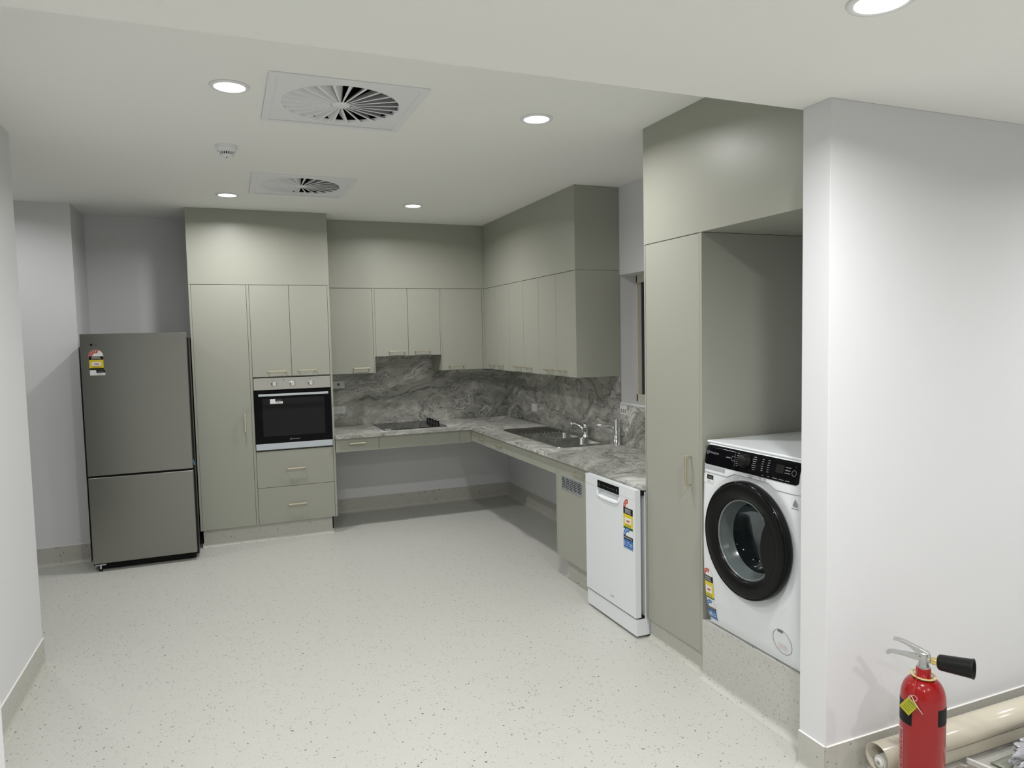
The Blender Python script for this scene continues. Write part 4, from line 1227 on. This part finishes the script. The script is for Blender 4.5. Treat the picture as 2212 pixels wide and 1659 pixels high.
# ------------------------------------------------------------------ fire extinguisher
EB = Vector((1.265, -5.15, 0))
RT = Vector((0.607, -0.795, 0)).normalized(); TC = Vector((-0.795, -0.607, 0)).normalized(); ZZ = Vector((0, 0, 1))
def EL(r, tt, z): return EB + RT * r + TC * tt + ZZ * z
t = thing('fire_extinguisher', EB, 'red fire extinguisher with black horn standing on the floor by the rolls', 'fire extinguisher')
R0 = 0.0675
prof_e = [(1e-5, 0.004), (R0 - 0.01, 0.004), (R0 - 0.003, 0.010), (R0, 0.022), (R0, 0.412)]
for k in range(1, 11):
    a = PI / 2 * k / 11
    prof_e.append((0.023 + (R0 - 0.023) * math.cos(a) ** 0.85, 0.412 + 0.074 * math.sin(a)))
prof_e += [(0.0225, 0.489), (0.0222, 0.518), (0.021, 0.520), (1e-5, 0.520)]
body = MB().lathe(prof_e, EB, (0, 0, 1), 'ext_red', 64).build('cylinder', t)
def wrap(name, parent, a0, a1, z0, z1, mt, off=0.0006, z0b=None, z1b=None):
    # patch lying on the cylinder wall, angle 0 = towards the viewer, positive = right
    vs = []; n = 12
    for i in range(n + 1):
        a = math.radians(a0 + (a1 - a0) * i / n); d = TC * math.cos(a) + RT * math.sin(a)
        f = i / n
        lo = z0 + ((z0b if z0b is not None else z0) - z0) * f; hi = z1 + ((z1b if z1b is not None else z1) - z1) * f
        vs += [EB + d * (R0 + off) + ZZ * lo, EB + d * (R0 + off) + ZZ * hi]
    b = MB(); b.add(vs, [(2 * i, 2 * i + 2, 2 * i + 3, 2 * i + 1) for i in range(n)], mt, True)
    return b.build(name, parent, fixn=False)
lb = wrap('black_patch', body, -95, -27, 0.338, 0.412, 'label_black')
lb = wrap('black_patch', body, 40, 95, 0.350, 0.405, 'label_black')
# outlined column of marks on the left
b = MB()
def cpt(a, z, off=0.0008):
    a = math.radians(a); d = TC * math.cos(a) + RT * math.sin(a); return EB + d * (R0 + off) + ZZ * z
b.tube([cpt(-56, 0.318), cpt(-56, 0.02)], 0.0005, 'white_outline', 5)
for k, hgt in enumerate((0.311, 0.288, 0.271, 0.259, 0.249, 0.231, 0.219, 0.203, 0.191, 0.173, 0.161, 0.143)):
    pts_ = [cpt(-86 + 6 * q, hgt + 0.0028 * (q % 2) * (k % 3), 0.0008) for q in range(6)]
    b.tube(pts_, 0.0005 if k else 0.0016, 'white_outline', 5)
b.build('printed_column', body, fixn=False)
# collar ring
b = MB().lathe([(0.031, -0.0015), (0.0375, -0.0018), (0.0385, 0.0), (0.0375, 0.0018), (0.031, 0.0015), (0.0295, 0.0), (0.031, -0.0015)], EL(0, 0, 0.494), Vector((0, 0, 1)) + RT * 0.07 + TC * 0.03, 'ring_yellow', 48)
cr_ = b.build('collar_ring', t)
# valve
b = MB().lathe([(0.0195, 0), (0.0195, 0.005), (0.0165, 0.010), (0.0145, 0.018), (0.0140, 0.034), (0.016, 0.044), (0.015, 0.052), (1e-5, 0.053)], EL(0, 0, 0.520), (0, 0, 1), 'ext_alloy', 32)
b.cyl(EL(0, 0, 0.548), EL(0.022, 0.004, 0.549), 0.0095, 'ext_alloy')
b.build('valve', t)
# levers: extruded side profiles
def lever(name, pts, half):
    O = EL(0, half, 0)
    MB().prism(pts, O, RT, ZZ, -TC * (2 * half), 'ext_alloy').build(name, t, bevel=0.002)
lever('upper_lever', [(0.017, 0.545), (0.021, 0.562), (0.014, 0.573), (-0.008, 0.583), (-0.036, 0.594), (-0.055, 0.601), (-0.075, 0.605), (-0.088, 0.605), (-0.090, 0.598), (-0.074, 0.597), (-0.054, 0.590), (-0.038, 0.581), (-0.022, 0.568), (-0.012, 0.548)], 0.0105)
lever('lower_lever', [(-0.004, 0.542), (-0.006, 0.560), (-0.030, 0.562), (-0.090, 0.562), (-0.102, 0.560), (-0.110, 0.552), (-0.108, 0.544), (-0.101, 0.546), (-0.092, 0.551), (-0.060, 0.549), (-0.012, 0.542)], 0.0085)
MB().cyl(EL(-0.010, 0.0118, 0.560), EL(-0.010, -0.0118, 0.560), 0.0025, 'black_matte').build('pivot_pin', t)
# brass coupling and horn
HD = (RT * 1.0 + TC * 0.22 + ZZ * 0.07).normalized()
h0 = EL(0.022, 0.004, 0.549)
b = MB().cyl(h0, h0 + HD * 0.022, 0.0125, 'ext_brass', seg=6)
b.build('coupling', t, bevel=0.001)
MB().lathe([(1e-5, 0.019), (0.020, 0.019), (0.0245, 0.023), (0.0257, 0.031), (0.0305, 0.114), (0.032, 0.116), (0.032, 0.120), (0.029, 0.120), (0.022, 0.035), (1e-5, 0.034)], h0, HD, 'black_plastic', 40).build('horn', t)
# seal wire and tag
tagO = EL(-0.038, 0.0655, 0.380)
MB().tube([EL(-0.016, 0.017, 0.528), EL(-0.019, 0.030, 0.500), EL(-0.022, 0.052, 0.478), EL(-0.026, 0.064, 0.458), EL(-0.028, 0.069, 0.440)], 0.0007, 'red_thread', 6).build('seal_thread', t)
tg = MB()
ua = (RT * 0.62 + ZZ * -0.62 + TC * 0.05).normalized(); va = (RT * 0.55 + ZZ * 0.75).normalized(); na = ua.cross(va).normalized()
cc = EL(-0.040, 0.066, 0.408)
tg.obox(cc, ua, va, na, 0.019, 0.0225, 0.0022, 'tag_yellow')
for k in range(5):
    tg.obox(cc + va * (-0.014 + 0.007 * k) + na * (0.0024 if na.dot(TC) > 0 else -0.0024), ua, va, na, 0.013, 0.0007, 0.0002, 'label_green')
tgo = tg.build('inspection_tag', t, bevel=0.001)
rp = []
for k in range(13):
    a = 2 * PI * k / 12
    rp.append(EL(-0.028 + 0.012 * math.cos(a), 0.071, 0.440 + 0.010 * math.sin(a)))
wr = MB().tube(rp, 0.0008, 'wire', 6)
wr.tube([EL(-0.040, 0.071, 0.438), EL(-0.032, 0.073, 0.446), EL(-0.024, 0.074, 0.430), EL(-0.013, 0.075, 0.412), EL(0.000, 0.074, 0.394)], 0.0013, 'wire', 6)
wr.build('wire_loop', t)

# ------------------------------------------------------------------ rolls by the near wall
def roll(name, x0, x1, y0, y1, R, th, z, label, mt='vinyl_back'):
    p0 = Vector((x0, y0, z)); p1 = Vector((x1, y1, z)); L_ = (p1 - p0).length
    b = MB().lathe([(R - th, 0), (R, 0), (R, L_), (R - th, L_), (R - th, 0)], p0, p1 - p0, mt, 56)
    # free edge of the sheet
    o = b.build(name); 
    return tag(o, label, 'vinyl roll', 'vinyl rolls along the wall')
roll('vinyl_roll', 1.255, 3.0, -4.983, -5.000, 0.049, 0.002, 0.1175, 'thicker upper roll of cream vinyl, open at its left end', )
roll('vinyl_roll', 1.262, 3.0, -4.968, -4.985, 0.034, 0.002, 0.0345, 'thinner lower roll of cream vinyl beside the red extinguisher')
t = thing('small_roll', (1.30, -4.983, 0.062), 'small tight roll with end disc inside the open vinyl roll', 'vinyl roll')
p0 = Vector((1.262, -4.985, 0.0975)); ax = Vector((1, -0.01, 0))
MB().lathe([(1e-5, 0.001), (0.0225, 0.001), (0.0245, 0.004), (0.0245, 0.6), (1e-5, 0.6)], p0, ax, 'card_core', 36).build('tube', t)
MB().lathe([(1e-5, 0.0), (0.019, 0.0), (0.019, 0.002)], p0 - ax * 0.001, ax, 'trim_white', 30).build('end_disc', t)
MB().lathe([(0.003, -0.0005), (0.0065, -0.0005)], p0 - ax * 0.002, ax, 'ink_grey', 20).build('hole', t, fixn=False)
MB().lathe([(0.0215, -0.0004), (0.0225, -0.0004)], p0, ax, 'gap_black', 30).build('groove', t, fixn=False)
# lengths of trim and timber, sheet, crumpled plastic
b = MB().obox((1.728, -5.165, 0.012), (0.25, -1.0, 0), (1.0, 0.25, 0), (0, 0, 1), 0.16, 0.006, 0.010, 'trim_white')
tag(b.build('trim_strip', bevel=0.001), 'short white trim strip on the floor right of the extinguisher', 'trim strip')
for k, (x, y) in enumerate(((1.655, -5.17), (1.690, -5.18))):
    b = MB().obox((x, y, 0.009 if k == 0 else 0.006), (0.25, -1.0, 0), (1.0, 0.25, 0), (0, 0, 1), 0.15, 0.012, 0.008 if k == 0 else 0.005, 'timber')
    tag(b.build('timber_offcut', bevel=0.001), 'thicker brown timber offcut beside the white trim strip' if k == 0 else 'thin brown timber offcut touching the white trim strip', 'offcut')
# drop sheet
vs = []; fs = []; nx_, ny_ = 26, 18
for j in range(ny_ + 1):
    for i in range(nx_ + 1):
        x = 1.80 + 0.9 * i / nx_; y = -5.50 + 0.45 * j / ny_
        z = 0.006 + 0.004 * math.sin(9 * x + 4 * y) * math.sin(13 * y) + 0.003 * random.random()
        vs.append((x - 0.08 * (j / ny_ - 0.5), y, max(0.002, z)))
for j in range(ny_):
    for i in range(nx_):
        a = j * (nx_ + 1) + i; fs.append((a, a + 1, a + nx_ + 2, a + nx_ + 1))
b = MB(); b.add(vs, fs, 'drop_sheet', True)
o = tag(b.build('drop_sheet'), 'creased grey green sheet lying on the floor in the corner', 'sheet')
s = o.modifiers.new('solid', 'SOLIDIFY'); s.thickness = 0.0015
# crumpled plastic
bm = bmesh.new(); bmesh.ops.create_icosphere(bm, subdivisions=5, radius=1.0)
rnd = random.Random(3)
dirs = [Vector((rnd.gauss(0, 1), rnd.gauss(0, 1), rnd.gauss(0, 1))).normalized() for _ in range(60)]
from mathutils import noise
for v in bm.verts:
    d = v.co.normalized()
    nz = noise.noise(d * 2.2) * 0.25 + abs(noise.noise(d * 4.0 + Vector((3, 1, 2)))) * 0.30 - abs(noise.noise(d * 9)) * 0.12
    rr_ = 0.72 + nz
    v.co = Vector((d.x * 0.20 * rr_, d.y * 0.085 * rr_, d.z * 0.075 * rr_))
    if v.co.z < -0.045: v.co.z = -0.045
vs = [tuple(v.co + Vector((1.93, -5.145, 0.06))) for v in bm.verts]; bm.verts.index_update()
fs = [tuple(v.index for v in f.verts) for f in bm.faces]; bm.free()
b = MB(); b.add(vs, fs, 'plastic_film', False)
tag(b.build('plastic_wrap'), 'crumpled grey translucent plastic wrap in the bottom right corner', 'plastic wrap')
